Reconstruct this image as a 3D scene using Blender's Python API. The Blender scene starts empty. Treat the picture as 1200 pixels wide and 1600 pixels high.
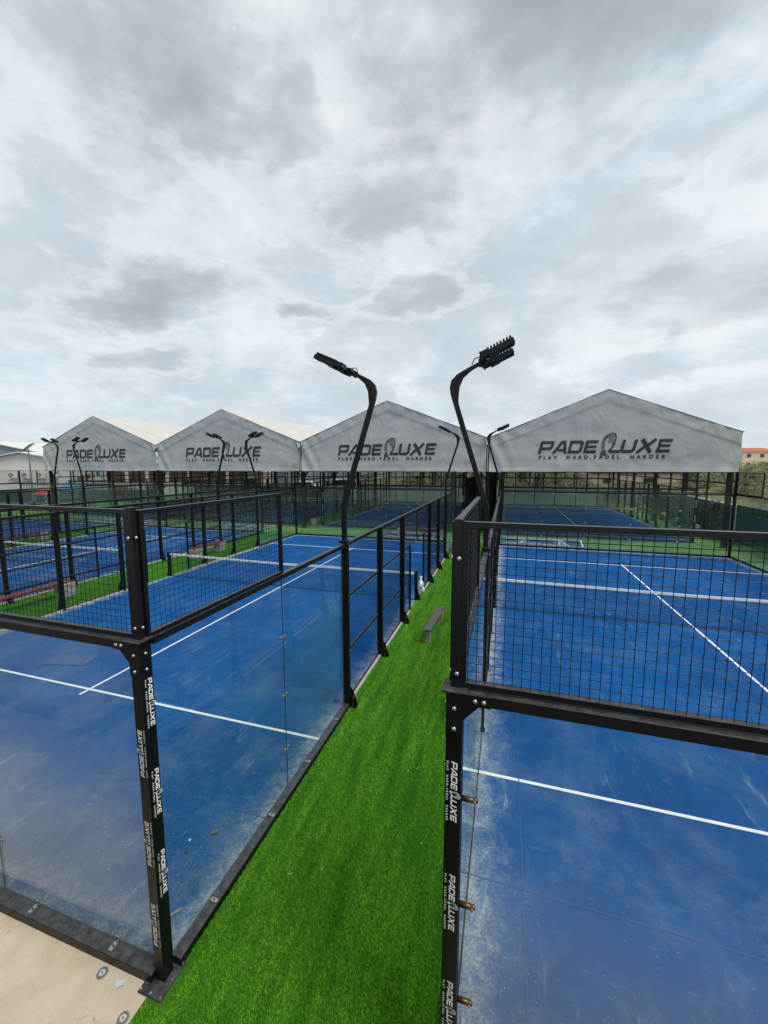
import bpy, math, random
import numpy as np
from mathutils import Vector, Matrix, noise as mnoise
R = math.radians
random.seed(7); rng = np.random.default_rng(7)
S = bpy.context.scene
COL = S.collection

# ------------------------------------------------------------------ camera, sky, sun, exposure
cam = bpy.data.cameras.new('camera'); co = bpy.data.objects.new('camera', cam); COL.objects.link(co)
S.camera = co
cam.sensor_fit = 'VERTICAL'; cam.sensor_height = 36.0; cam.lens = 36 * 622.8 / 1600
cam.clip_start = 0.05; cam.clip_end = 3000
YAW, PITCH, ROLL = 0.29726, -0.11534, -0.0019
fwd = Vector((-math.sin(YAW) * math.cos(PITCH), math.cos(YAW) * math.cos(PITCH), math.sin(PITCH)))
rt = Vector((math.cos(YAW), math.sin(YAW), 0)); up = rt.cross(fwd)
r2 = rt * math.cos(ROLL) + up * math.sin(ROLL); u2 = -rt * math.sin(ROLL) + up * math.cos(ROLL)
m = Matrix((r2, u2, -fwd)).transposed().to_4x4(); m.translation = Vector((2.668, -2.289, 4.332))
co.matrix_world = m

S.view_settings.view_transform = 'Standard'; S.view_settings.look = 'None'
S.view_settings.exposure = 0.2; S.view_settings.gamma = 1.0; S.view_settings.use_curve_mapping = False
S.cycles.max_bounces = 10; S.cycles.transparent_max_bounces = 48; S.cycles.diffuse_bounces = 3
S.cycles.glossy_bounces = 4; S.cycles.use_denoising = True
S.cycles.sample_clamp_indirect = 6

SUN_EL, SUN_AZ = R(60), R(112)      # azimuth measured from +Y towards +X
W = bpy.data.worlds.new('World'); S.world = W; W.use_nodes = True
nt = W.node_tree; N = nt.nodes; L = nt.links; N.clear()
def nd(t, **k):
    n = N.new(t)
    for a, b in k.items(): setattr(n, a, b)
    return n
def mth(op, a, b=None, c=None):
    n = nd('ShaderNodeMath', operation=op)
    for i, v in enumerate((a, b, c)):
        if v is None: continue
        if isinstance(v, (int, float)): n.inputs[i].default_value = v
        else: L.new(v, n.inputs[i])
    return n.outputs[0]
def ramp(fac, pts, mode='LINEAR'):
    n = nd('ShaderNodeValToRGB'); cr = n.color_ramp; cr.interpolation = mode
    while len(cr.elements) < len(pts): cr.elements.new(0.5)
    for e, (p, c) in zip(cr.elements, pts):
        e.position = p; e.color = (c, c, c, 1) if isinstance(c, (int, float)) else tuple(c) + (1,)
    L.new(fac, n.inputs[0]); return n.outputs[0]
def mixc(f, a, b):
    n = nd('ShaderNodeMix', data_type='RGBA')
    for i, v in ((0, f), (6, a), (7, b)):
        if isinstance(v, (int, float)): n.inputs[i].default_value = v
        elif isinstance(v, tuple): n.inputs[i].default_value = v + (1,)
        else: L.new(v, n.inputs[i])
    return n.outputs[2]
sky = nd('ShaderNodeTexSky', sky_type='NISHITA'); sky.sun_disc = False
sky.sun_elevation = SUN_EL; sky.sun_rotation = SUN_AZ
tc = nd('ShaderNodeTexCoord'); sx = nd('ShaderNodeSeparateXYZ'); L.new(tc.outputs['Generated'], sx.inputs[0])
zz = mth('MAXIMUM', sx.outputs[2], 0.0); zd = mth('ADD', zz, 0.17)
cx = mth('DIVIDE', sx.outputs[0], zd); cy = mth('DIVIDE', sx.outputs[1], zd)
cmb = nd('ShaderNodeCombineXYZ'); L.new(cx, cmb.inputs[0]); L.new(cy, cmb.inputs[1])
def noise(vec, sc, det, rough, off=(0, 0, 0), dist=0.0):
    mp = nd('ShaderNodeMapping'); mp.inputs[1].default_value = off; L.new(vec, mp.inputs[0])
    n = nd('ShaderNodeTexNoise'); L.new(mp.outputs[0], n.inputs['Vector'])
    n.inputs['Scale'].default_value = sc; n.inputs['Detail'].default_value = det
    n.inputs['Roughness'].default_value = rough; n.inputs['Distortion'].default_value = dist
    return n.outputs[0]
P2 = cmb.outputs[0]
wx = noise(P2, 2.2, 6, 0.55, (3.1, 1.7, 0.4)); wy = noise(P2, 2.2, 6, 0.55, (8.1, 4.7, 2.4))
fx = noise(P2, 9.0, 5, 0.6, (1.1, 6.7, 5.4))
n1 = noise(P2, 1.1, 9, 0.56, (2.6, 5.3, 0.7), 0.3)
n2 = noise(P2, 3.4, 8, 0.62, (7.3, 2.2, 1.1), 0.5)
n3 = noise(P2, 1.7, 6, 0.6, (1.3, 9.2, 3.3), 0.8)
# heavier grey-based clouds hang at a few places (centre and radii in the cloud plane, weight)
dark = None
BL = [((-0.74, 0.74), (0.20, 0.26), 0.9), ((-0.58, 0.90), (0.15, 0.12), 0.7), ((-1.45, 1.30), (0.34, 0.20), 1.0), ((-0.02, 0.86), (0.36, 0.30), 0.95), ((-0.28, 1.22), (0.22, 0.20), 0.75),
      ((-0.80, 1.62), (0.18, 0.10), 0.75), ((-0.36, 1.66), (0.16, 0.10), 0.7), ((-1.9, 1.75), (0.3, 0.16), 0.6), ((0.75, 1.9), (0.5, 0.3), 0.35), ((-1.2, 0.3), (0.4, 0.3), 0.6), ((0.9, -0.6), (0.7, 0.5), 0.7), ((-0.6, -0.9), (0.6, 0.6), 0.7)]
for (bx, by), (ra, rb), bw in BL:
    dx = mth('DIVIDE', mth('ADD', mth('SUBTRACT', cx, bx), mth('MULTIPLY', mth('SUBTRACT', wx, 0.5), 0.75)), ra)
    dy = mth('DIVIDE', mth('ADD', mth('SUBTRACT', cy, by), mth('MULTIPLY', mth('SUBTRACT', wy, 0.5), 0.75)), rb)
    d = mth('SQRT', mth('ADD', mth('MULTIPLY', dx, dx), mth('MULTIPLY', dy, dy)))
    d = mth('ADD', d, mth('MULTIPLY', mth('SUBTRACT', fx, 0.5), 1.1))
    w = mth('MULTIPLY', ramp(d, [(0.25, 1.0), (0.95, 0.25), (1.0, 0.2)], 'EASE'), bw)
    w = mth('MULTIPLY', ramp(mth('MULTIPLY', d, 0.5), [(0.05, 1.0), (0.30, 0.72), (0.50, 0.22), (0.78, 0.0)]), bw)
    dark = w if dark is None else mth('MAXIMUM', dark, w)
base = ramp(n3, [(0.32, (0.575, 0.68, 0.75)), (0.46, (0.665, 0.74, 0.79)), (0.56, (0.745, 0.80, 0.835)), (0.70, (0.82, 0.86, 0.88))])
mpd = nd('ShaderNodeMapping'); mpd.inputs[3].default_value = (1.0, 1.0, 1.9); L.new(tc.outputs['Generated'], mpd.inputs[0])
s1 = noise(mpd.outputs[0], 2.6, 9, 0.56, (0.3, 0.7, 0.2), 0.3); s2 = noise(mpd.outputs[0], 6.5, 7, 0.56, (4.3, 1.7, 2.2), 0.4)
lump = mth('ADD', mth('MULTIPLY', s1, 0.52), mth('MULTIPLY', s2, 0.48))
mid = ramp(n1, [(0.44, 0.0), (0.62, 0.28)]); base = mixc(mid, base, (0.505, 0.565, 0.61))
puff = ramp(n2, [(0.42, 0.0), (0.68, 0.2)]); base = mixc(puff, base, (0.56, 0.62, 0.665))
base = mixc(ramp(lump, [(0.485, 0.0), (0.525, 0.42), (0.62, 0.72)]), base, (0.475, 0.54, 0.585))
base = mixc(ramp(lump, [(0.36, 0.75), (0.47, 0.0)]), base, (0.86, 0.885, 0.91))
hz = ramp(sx.outputs[2], [(0.0, 0.7), (0.08, 0.35), (0.2, 0.0)])
base = mixc(hz, base, (0.58, 0.66, 0.73))
shade = ramp(mth('ADD', mth('MULTIPLY', n2, 0.5), mth('MULTIPLY', n1, 0.5)), [(0.38, (0.43, 0.47, 0.50)), (0.6, (0.335, 0.37, 0.395))])
rim = ramp(dark, [(0.0, 0.0), (0.08, 0.45), (0.25, 0.0)])      # sunlit edges of the heavier clouds
base = mixc(rim, base, (0.83, 0.87, 0.885))
cloud = mixc(dark, base, shade)
sc10 = nd('ShaderNodeVectorMath', operation='SCALE'); L.new(cloud, sc10.inputs[0]); sc10.inputs[3].default_value = 10.0
skymix = mixc(0.93, sky.outputs[0], sc10.outputs[0])
bg = nd('ShaderNodeBackground'); L.new(skymix, bg.inputs[0]); bg.inputs[1].default_value = 0.10
wo = nd('ShaderNodeOutputWorld'); L.new(bg.outputs[0], wo.inputs[0])

sl = bpy.data.lights.new('sun', 'SUN'); sl.energy = 2.0; sl.angle = R(20); sl.color = (1.0, 0.965, 0.91)
so = bpy.data.objects.new('sun', sl); COL.objects.link(so)
sd = Vector((math.sin(SUN_AZ) * math.cos(SUN_EL), math.cos(SUN_AZ) * math.cos(SUN_EL), math.sin(SUN_EL)))
so.rotation_euler = (-sd).to_track_quat('-Z', 'Y').to_euler(); so.location = (0, 0, 40)

# ------------------------------------------------------------------ materials
def mat(name, col=(0.5, 0.5, 0.5), rough=0.6, metal=0.0, var=0.0, vs=8.0, bump=0.0, bs=60.0, col2=None, spec=0.5):
    global nt, N, L
    M = bpy.data.materials.new(name); M.use_nodes = True
    nt = M.node_tree; N = nt.nodes; L = nt.links
    b = N['Principled BSDF']; b.inputs['Base Color'].default_value = tuple(col) + (1,)
    b.inputs['Roughness'].default_value = rough; b.inputs['Metallic'].default_value = metal
    b.inputs['Specular IOR Level'].default_value = spec
    if var or bump:
        t = nd('ShaderNodeTexCoord')
        if var:
            f = noise(t.outputs['Object'], vs, 6, 0.62)
            f = ramp(f, [(0.32, 0.0), (0.68, 1.0)])
            c2 = col2 or tuple(c * (1 - var) for c in col)
            L.new(mixc(f, tuple(col), tuple(c2)), b.inputs['Base Color'])
        if bump:
            f = noise(t.outputs['Object'], bs, 4, 0.6); bn = nd('ShaderNodeBump'); bn.inputs['Strength'].default_value = bump
            bn.inputs['Distance'].default_value = 0.01; L.new(f, bn.inputs['Height']); L.new(bn.outputs[0], b.inputs['Normal'])
    return M
MT = {}
MT['black'] = mat('black_coated_steel', (0.018, 0.018, 0.020), 0.42, 0.0, 0.0)
_t = MT['black']
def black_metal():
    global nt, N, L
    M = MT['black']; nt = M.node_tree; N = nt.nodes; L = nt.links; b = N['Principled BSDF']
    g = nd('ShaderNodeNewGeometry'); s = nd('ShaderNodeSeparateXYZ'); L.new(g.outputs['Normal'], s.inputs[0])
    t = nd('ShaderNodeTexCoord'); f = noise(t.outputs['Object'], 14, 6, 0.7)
    upf = mth('MULTIPLY', ramp(s.outputs[2], [(0.6, 0.0), (0.9, 1.0)]), ramp(f, [(0.40, 0.25), (0.70, 0.9)]))   # settled dust, plus sky sheen painted paler on upward faces
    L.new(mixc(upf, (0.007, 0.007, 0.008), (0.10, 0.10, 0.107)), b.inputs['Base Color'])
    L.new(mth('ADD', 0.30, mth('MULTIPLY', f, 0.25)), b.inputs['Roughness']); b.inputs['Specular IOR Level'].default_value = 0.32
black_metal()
MT['blackmat'] = mat('black_painted_steel', (0.006, 0.006, 0.007), 0.42, 0, 0.4, 9, spec=0.3)
MT['wire'] = mat('black_coated_wire', (0.006, 0.006, 0.007), 0.45, spec=0.3)
MT['steel'] = mat('stainless_steel', (0.62, 0.60, 0.56), 0.32, 0.9, 0.35, 30)
MT['bronze'] = mat('weathered_bronze_clamp', (0.19, 0.12, 0.07), 0.42, 0.7, 0.5, 30)
MT['white'] = mat('white_print', (0.95, 0.95, 0.95), 0.6)
MT['ink'] = mat('charcoal_print', (0.035, 0.036, 0.042), 0.75)
MT['tape'] = mat('white_net_tape', (0.92, 0.92, 0.91), 0.8, 0, 0.15, 4)
MT['line'] = mat('white_court_line', (0.88, 0.89, 0.88), 0.85, 0, 0.15, 7)
MT['netc'] = mat('black_net_cord', (0.02, 0.022, 0.03), 0.8)
MT['concrete'] = mat('pale_concrete', (0.52, 0.51, 0.47), 0.9, 0, 0.35, 12, 0.4, 50)
MT['plank'] = mat('speckled_plank', (0.07, 0.068, 0.072), 0.7, 0, 0, 70, 0.3, 40)
MT['redwood'] = mat('red_painted_plank', (0.24, 0.055, 0.045), 0.7, 0, 0.5, 14, 0.2, 40)
MT['block'] = mat('weathered_wood_block', (0.42, 0.37, 0.28), 0.85, 0, 0.4, 20, 0.4, 40)
MT['roofwhite'] = mat('white_roof_sheet', (0.72, 0.71, 0.67), 0.6, 0, 0.15, 1.0)
MT['cream'] = mat('cream_render', (0.74, 0.63, 0.45), 0.9, 0, 0.12, 1.2)
MT['wallwhite'] = mat('white_render', (0.66, 0.65, 0.61), 0.9, 0, 0.12, 1.0)
MT['bluegrey'] = mat('blue_grey_cladding', (0.24, 0.33, 0.37), 0.7, 0, 0.12, 1.5)
MT['orange'] = mat('orange_roof', (0.50, 0.13, 0.07), 0.8, 0, 0.2, 3)
MT['window'] = mat('dark_window', (0.03, 0.035, 0.04), 0.15)
MT['brown'] = mat('brown_panel', (0.09, 0.055, 0.035), 0.6, 0, 0.2, 2)
MT['greywall'] = mat('grey_painted_wall', (0.46, 0.49, 0.48), 0.9, 0, 0.2, 0.8, 0.3, 12)
MT['coping'] = mat('pale_wall_coping', (0.55, 0.55, 0.52), 0.9, 0, 0.2, 4)
MT['screen'] = mat('dark_green_windscreen', (0.035, 0.085, 0.07), 0.85, 0, 0.3, 3)
MT['blackscreen'] = mat('black_windscreen', (0.008, 0.008, 0.009), 0.9, 0, 0.3, 3)
MT['red'] = mat('red_plastic', (0.42, 0.03, 0.03), 0.45)
MT['blue'] = mat('blue_plastic', (0.04, 0.17, 0.32), 0.45)
MT['yellow'] = mat('yellow_plastic', (0.55, 0.33, 0.05), 0.45)
MT['teal'] = mat('teal_plastic', (0.04, 0.22, 0.22), 0.45)
MT['ballgreen'] = mat('yellow_green_ball', (0.36, 0.38, 0.13), 0.8, 0, 0.2, 6)
MT['ac'] = mat('cream_white_enamel', (0.66, 0.64, 0.58), 0.5)
MT['grille'] = mat('dark_grille', (0.12, 0.12, 0.12), 0.6)
MT['bark'] = mat('bark', (0.10, 0.075, 0.05), 0.95, 0, 0.5, 10, 0.5, 30)
MT['leafdark'] = mat('dark_leaf', (0.028, 0.05, 0.018), 0.7, 0, 0.0)
MT['leaf'] = mat('green_leaf', (0.09, 0.12, 0.035), 0.7)
MT['leafdry'] = mat('dry_leaf', (0.17, 0.15, 0.07), 0.8)
MT['bag'] = mat('white_plastic_bag', (0.75, 0.75, 0.76), 0.4)
MT['asphalt'] = mat('grey_asphalt', (0.11, 0.11, 0.105), 0.95, 0, 0.3, 0.4, 0.3, 20)
MT['soil'] = mat('dry_scrub_ground', (0.20, 0.17, 0.09), 0.95, 0, 0.0, 0.35, 0, 1)
MT['lens'] = mat('floodlight_lens', (0.03, 0.036, 0.04), 0.5, spec=0.15)
MT['paintwhite'] = mat('white_car_paint', (0.7, 0.7, 0.7), 0.3)
MT['paintred'] = mat('dark_red_paint', (0.22, 0.02, 0.02), 0.4)
MT['rubber'] = mat('black_rubber', (0.02, 0.02, 0.02), 0.8)
MT['solar'] = mat('grey_solar_panel', (0.22, 0.25, 0.28), 0.25)
MT['pole'] = mat('grey_galvanised_pole', (0.22, 0.24, 0.26), 0.5, 0.5)
MT['paper'] = mat('grey_paper', (0.55, 0.56, 0.57), 0.8)
MT['seam'] = mat('seam_line', (0.03, 0.09, 0.24), 0.9)
MT['dot'] = mat('pale_grit', (0.62, 0.62, 0.58), 0.9)

def leaf_variation(M, a, b_, sc):
    global nt, N, L
    nt = M.node_tree; N = nt.nodes; L = nt.links; b = N['Principled BSDF']
    g = nd('ShaderNodeTexCoord'); f = noise(g.outputs['Object'], sc, 5, 0.7)
    L.new(mixc(ramp(f, [(0.35, 0.0), (0.65, 1.0)]), a, b_), b.inputs['Base Color'])
leaf_variation(MT['leafdark'], (0.018, 0.034, 0.012), (0.05, 0.075, 0.028), 3.0)
leaf_variation(MT['leaf'], (0.055, 0.085, 0.022), (0.17, 0.185, 0.06), 0.35)
leaf_variation(MT['leafdry'], (0.12, 0.11, 0.055), (0.26, 0.23, 0.12), 0.5)
leaf_variation(MT['plank'], (0.015, 0.014, 0.016), (0.17, 0.155, 0.155), 40)
leaf_variation(MT['soil'], (0.09, 0.11, 0.035), (0.19, 0.17, 0.08), 0.3)

def fabric_mat(name, col):
    global nt, N, L
    M = mat(name, col, 0.75); nt = M.node_tree; N = nt.nodes; L = nt.links; b = N['Principled BSDF']
    t = nd('ShaderNodeTexCoord')
    f = noise(t.outputs['Object'], 0.9, 7, 0.65); g = noise(t.outputs['Object'], 4.0, 5, 0.6, (4, 2, 1))
    L.new(mixc(ramp(f, [(0.3, 0.0), (0.75, 1.0)]), col, tuple(c * 0.84 for c in col)), b.inputs['Base Color'])
    mp = nd('ShaderNodeMapping'); mp.inputs[3].default_value = (1.0, 1.0, 0.45); mp.inputs[2].default_value = (0, 0.5, 0); L.new(t.outputs['Object'], mp.inputs[0])
    w = nd('ShaderNodeTexNoise'); w.inputs['Scale'].default_value = 1.6; w.inputs['Detail'].default_value = 5; w.inputs['Distortion'].default_value = 1.6; L.new(mp.outputs[0], w.inputs['Vector'])
    bn = nd('ShaderNodeBump'); bn.inputs['Strength'].default_value = 0.45; bn.inputs['Distance'].default_value = 0.07
    L.new(mth('ADD', w.outputs[0], mth('MULTIPLY', g, 0.25)), bn.inputs['Height']); L.new(bn.outputs[0], b.inputs['Normal'])
    return M
MT['fabric'] = fabric_mat('grey_canopy_fabric', (0.50, 0.495, 0.49))
MT['fabriclight'] = fabric_mat('weathered_canopy_roof', (0.60, 0.575, 0.53))

def glass_mat(name, tint, film, edge=False):
    global nt, N, L
    M = bpy.data.materials.new(name); M.use_nodes = True; nt = M.node_tree; N = nt.nodes; L = nt.links; N.clear()
    tr = nd('ShaderNodeBsdfTransparent'); tr.inputs[0].default_value = tint + (1,)
    gl = nd('ShaderNodeBsdfGlossy'); gl.inputs[1].default_value = 0.01; gl.inputs[0].default_value = (0.95, 1, 0.99, 1)
    fr = nd('ShaderNodeFresnel'); fr.inputs[0].default_value = 1.5
    geo = nd('ShaderNodeNewGeometry')
    # keep the ratio outside-in on the back faces too, so that no total reflection appears inside the pane
    ior = mth('ADD', 1.5, mth('MULTIPLY', geo.outputs['Backfacing'], 1 / 1.5 - 1.5 + 1.5 - 1 / 1.5))
    L.new(ior, fr.inputs[0])
    lw = nd('ShaderNodeLayerWeight'); lw.inputs[0].default_value = 0.5
    # schlick on the facing ratio
    fc = mth('POWER', lw.outputs['Facing'], 5.0)
    fz = mth('ADD', 0.052, mth('MULTIPLY', fc, 0.9))
    mx = nd('ShaderNodeMixShader'); L.new(fz, mx.inputs[0]); L.new(tr.outputs[0], mx.inputs[1]); L.new(gl.outputs[0], mx.inputs[2])
    df = nd('ShaderNodeBsdfDiffuse'); df.inputs[0].default_value = (0.60, 0.63, 0.60, 1)
    t = nd('ShaderNodeTexCoord'); s = nd('ShaderNodeSeparateXYZ'); L.new(t.outputs['Object'], s.inputs[0])
    a = noise(t.outputs['Object'], 1.3, 8, 0.7, (3, 1, 2)); mp = nd('ShaderNodeMapping'); mp.inputs[3].default_value = (9, 9, 0.8); L.new(t.outputs['Object'], mp.inputs[0])
    st = nd('ShaderNodeTexNoise'); st.inputs['Scale'].default_value = 3.0; st.inputs['Detail'].default_value = 4; L.new(mp.outputs[0], st.inputs['Vector'])
    low = ramp(mth('DIVIDE', s.outputs[2], 3.0), [(0.0, 1.0), (0.10, 0.30), (0.45, 0.0)])      # splash dirt rises from the foot of the pane
    q = mth('ADD', mth('MULTIPLY', ramp(a, [(0.35, 0.0), (0.75, 1.0)]), 0.7), mth('MULTIPLY', ramp(st.outputs[0], [(0.45, 0.0), (0.75, 1.0)]), 0.6))
    f = mth('ADD', mth('MULTIPLY', q, film), mth('MULTIPLY', mth('MULTIPLY', low, mth('ADD', 0.35, a)), film * 1.5))
    m2 = nd('ShaderNodeMixShader'); L.new(f, m2.inputs[0]); L.new(mx.outputs[0], m2.inputs[1]); L.new(df.outputs[0], m2.inputs[2])
    o = nd('ShaderNodeOutputMaterial'); L.new(m2.outputs[0], o.inputs[0])
    return M
MT['glass'] = glass_mat('tempered_glass', (0.945, 0.975, 0.967), 0.03)
MT['glassdusthaze'] = glass_mat('dust_and_painted_glare_glass', (0.925, 0.965, 0.957), 0.08)  # stronger film: dust, plus reflected sky and white wall painted as haze
MT['glassedge'] = mat('green_glass_edge', (0.02, 0.055, 0.05), 0.3)
MT['glassedge'].node_tree.nodes['Principled BSDF'].inputs['Alpha'].default_value = 1.0

def court_mat(name, Wc, wear):
    global nt, N, L
    M = mat(name, (0.01, 0.1, 0.4), 0.85); nt = M.node_tree; N = nt.nodes; L = nt.links; b = N['Principled BSDF']
    t = nd('ShaderNodeTexCoord'); ob = t.outputs['Object']; s = nd('ShaderNodeSeparateXYZ'); L.new(ob, s.inputs[0])
    base = mixc(ramp(noise(ob, 0.5, 6, 0.6), [(0.3, 0.0), (0.7, 1.0)]), (0.0015, 0.066, 0.235), (0.002, 0.100, 0.325))
    fib = noise(ob, 180, 2, 0.7)
    base = mixc(mth('MULTIPLY', ramp(fib, [(0.35, 1.0), (0.65, 0.0)]), 0.32), base, (0.002, 0.032, 0.135))
    # thin dry sand film in broad clouds, and short brushed streaks of it
    c1 = ramp(noise(ob, 0.9, 11, 0.76, (5, 3, 0), 0.4), [(0.46, 0.0), (0.72, 1.0)])
    mp = nd('ShaderNodeMapping'); mp.inputs[2].default_value = (0, 0, R(-62)); mp.inputs[3].default_value = (3.2, 0.55, 1); L.new(ob, mp.inputs[0])
    st = nd('ShaderNodeTexNoise'); st.inputs['Scale'].default_value = 1.5; st.inputs['Detail'].default_value = 7; st.inputs['Roughness'].default_value = 0.76; L.new(mp.outputs[0], st.inputs['Vector'])
    c2 = ramp(st.outputs[0], [(0.58, 0.0), (0.66, 1.0)])
    gate = ramp(noise(ob, 0.45, 3, 0.5, (9, 1, 0)), [(0.42, 0.0), (0.62, 1.0)])
    mps = nd('ShaderNodeMapping'); mps.inputs[2].default_value = (0, 0, R(20)); mps.inputs[3].default_value = (0.7, 3.0, 1); L.new(ob, mps.inputs[0])
    s3 = nd('ShaderNodeTexNoise'); s3.inputs['Scale'].default_value = 2.2; s3.inputs['Detail'].default_value = 8; s3.inputs['Roughness'].default_value = 0.7; L.new(mps.outputs[0], s3.inputs['Vector'])
    c3 = ramp(s3.outputs[0], [(0.60, 0.0), (0.72, 1.0)])
    # sand that gathers at the foot of the walls
    ex = mth('MINIMUM', s.outputs[0], mth('SUBTRACT', Wc, s.outputs[0])); ey = mth('MINIMUM', s.outputs[1], mth('SUBTRACT', 20.0, s.outputs[1]))
    e = mth('MINIMUM', ex, ey); e = mth('ADD', mth('ADD', e, 0.06), mth('MULTIPLY', mth('SUBTRACT', noise(ob, 4.0, 10, 0.8, (0, 0, 0), 0.6), 0.5), 1.35))
    ed = ramp(e, [(0.0, 0.85), (0.08, 0.62), (0.22, 0.24), (0.42, 0.0)])
    ey2 = mth('MULTIPLY', ramp(mth('ADD', s.outputs[1], mth('MULTIPLY', c1, 0.7)), [(0.0, 0.8), (0.12, 0.8), (0.75, 0.15), (1.0, 0.0)]), 1.0)
    grains = noise(ob, 38, 6, 0.85)
    near = ramp(mth('DIVIDE', s.outputs[1], 5.0), [(0.0, 1.0), (0.45, 0.55), (1.0, 0.0)])   # the end bays hold more sand
    f = mth('ADD', mth('MULTIPLY', c1, 0.10 * wear), mth('ADD', mth('MULTIPLY', mth('MULTIPLY', c2, gate), 0.32 * wear), mth('MULTIPLY', c3, 0.16 * wear)))
    f = mth('ADD', f, mth('MULTIPLY', near, mth('MULTIPLY', mth('ADD', mth('MULTIPLY', c1, 0.6), mth('MULTIPLY', c2, 0.35)), 0.36)))
    f = mth('ADD', f, ed)
    f = mth('MULTIPLY', f, ramp(grains, [(0.38, 0.15), (0.58, 1.25)]))
    f = mth('MINIMUM', f, 0.85)
    L.new(mixc(f, base, (0.46, 0.50, 0.48)), b.inputs['Base Color'])
    bn = nd('ShaderNodeBump'); bn.inputs['Strength'].default_value = 0.35; bn.inputs['Distance'].default_value = 0.006; L.new(fib, bn.inputs['Height']); L.new(bn.outputs[0], b.inputs['Normal'])
    b.inputs['Specular IOR Level'].default_value = 0.10
    return M

def turf_mat(name, a, b_, pale):
    global nt, N, L
    M = mat(name, a, 0.9, spec=0.2); nt = M.node_tree; N = nt.nodes; L = nt.links; b = N['Principled BSDF']
    t = nd('ShaderNodeTexCoord'); ob = t.outputs['Object']
    mp = nd('ShaderNodeMapping'); mp.inputs[3].default_value = (2.4, 0.35, 1); L.new(ob, mp.inputs[0])
    st = nd('ShaderNodeTexNoise'); st.inputs['Scale'].default_value = 2.2; st.inputs['Detail'].default_value = 6; L.new(mp.outputs[0], st.inputs['Vector'])
    c = mixc(ramp(st.outputs[0], [(0.35, 0.0), (0.68, 1.0)]), a, b_)
    f = noise(ob, 95, 3, 0.75)
    c = mixc(mth('MULTIPLY', ramp(f, [(0.35, 1.0), (0.6, 0.0)]), 0.6), c, tuple(v * 0.3 for v in a))
    c = mixc(mth('MULTIPLY', ramp(noise(ob, 0.7, 5, 0.6, (2, 5, 1)), [(0.5, 0.0), (0.8, 1.0)]), pale), c, (0.30, 0.36, 0.20))
    L.new(c, b.inputs['Base Color'])
    bn = nd('ShaderNodeBump'); bn.inputs['Strength'].default_value = 0.8; bn.inputs['Distance'].default_value = 0.015; L.new(f, bn.inputs['Height']); L.new(bn.outputs[0], b.inputs['Normal'])
    return M
MT['turf'] = turf_mat('corridor_turf', (0.03, 0.15, 0.006), (0.075, 0.26, 0.012), 0.03)
MT['turfpale'] = turf_mat('walkway_turf', (0.095, 0.24, 0.05), (0.15, 0.31, 0.085), 0.5)
MT['blade'] = mat('turf_blade', (0.07, 0.22, 0.012), 0.55, spec=0.3)
leaf_variation(MT['blade'], (0.035, 0.135, 0.005), (0.15, 0.33, 0.018), 3.0)
def blade_streaks():
    global nt, N, L
    nt = MT['blade'].node_tree; N = nt.nodes; L = nt.links; b = N['Principled BSDF']
    t = nd('ShaderNodeTexCoord'); mp = nd('ShaderNodeMapping'); mp.inputs[3].default_value = (2.6, 0.3, 1); mp.inputs[2].default_value = (0, 0, R(6)); L.new(t.outputs['Object'], mp.inputs[0])
    st = nd('ShaderNodeTexNoise'); st.inputs['Scale'].default_value = 2.4; st.inputs['Detail'].default_value = 7; st.inputs['Roughness'].default_value = 0.65; L.new(mp.outputs[0], st.inputs['Vector'])
    c = mixc(ramp(st.outputs[0], [(0.36, 0.0), (0.66, 1.0)]), (0.06, 0.27, 0.009), (0.23, 0.58, 0.03))
    g = noise(t.outputs['Object'], 42, 4, 0.85); c = mixc(mth('MULTIPLY', ramp(g, [(0.42, 1.0), (0.56, 0.0)]), 0.85), c, (0.02, 0.11, 0.005))
    L.new(c, b.inputs['Base Color'])
blade_streaks()

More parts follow.
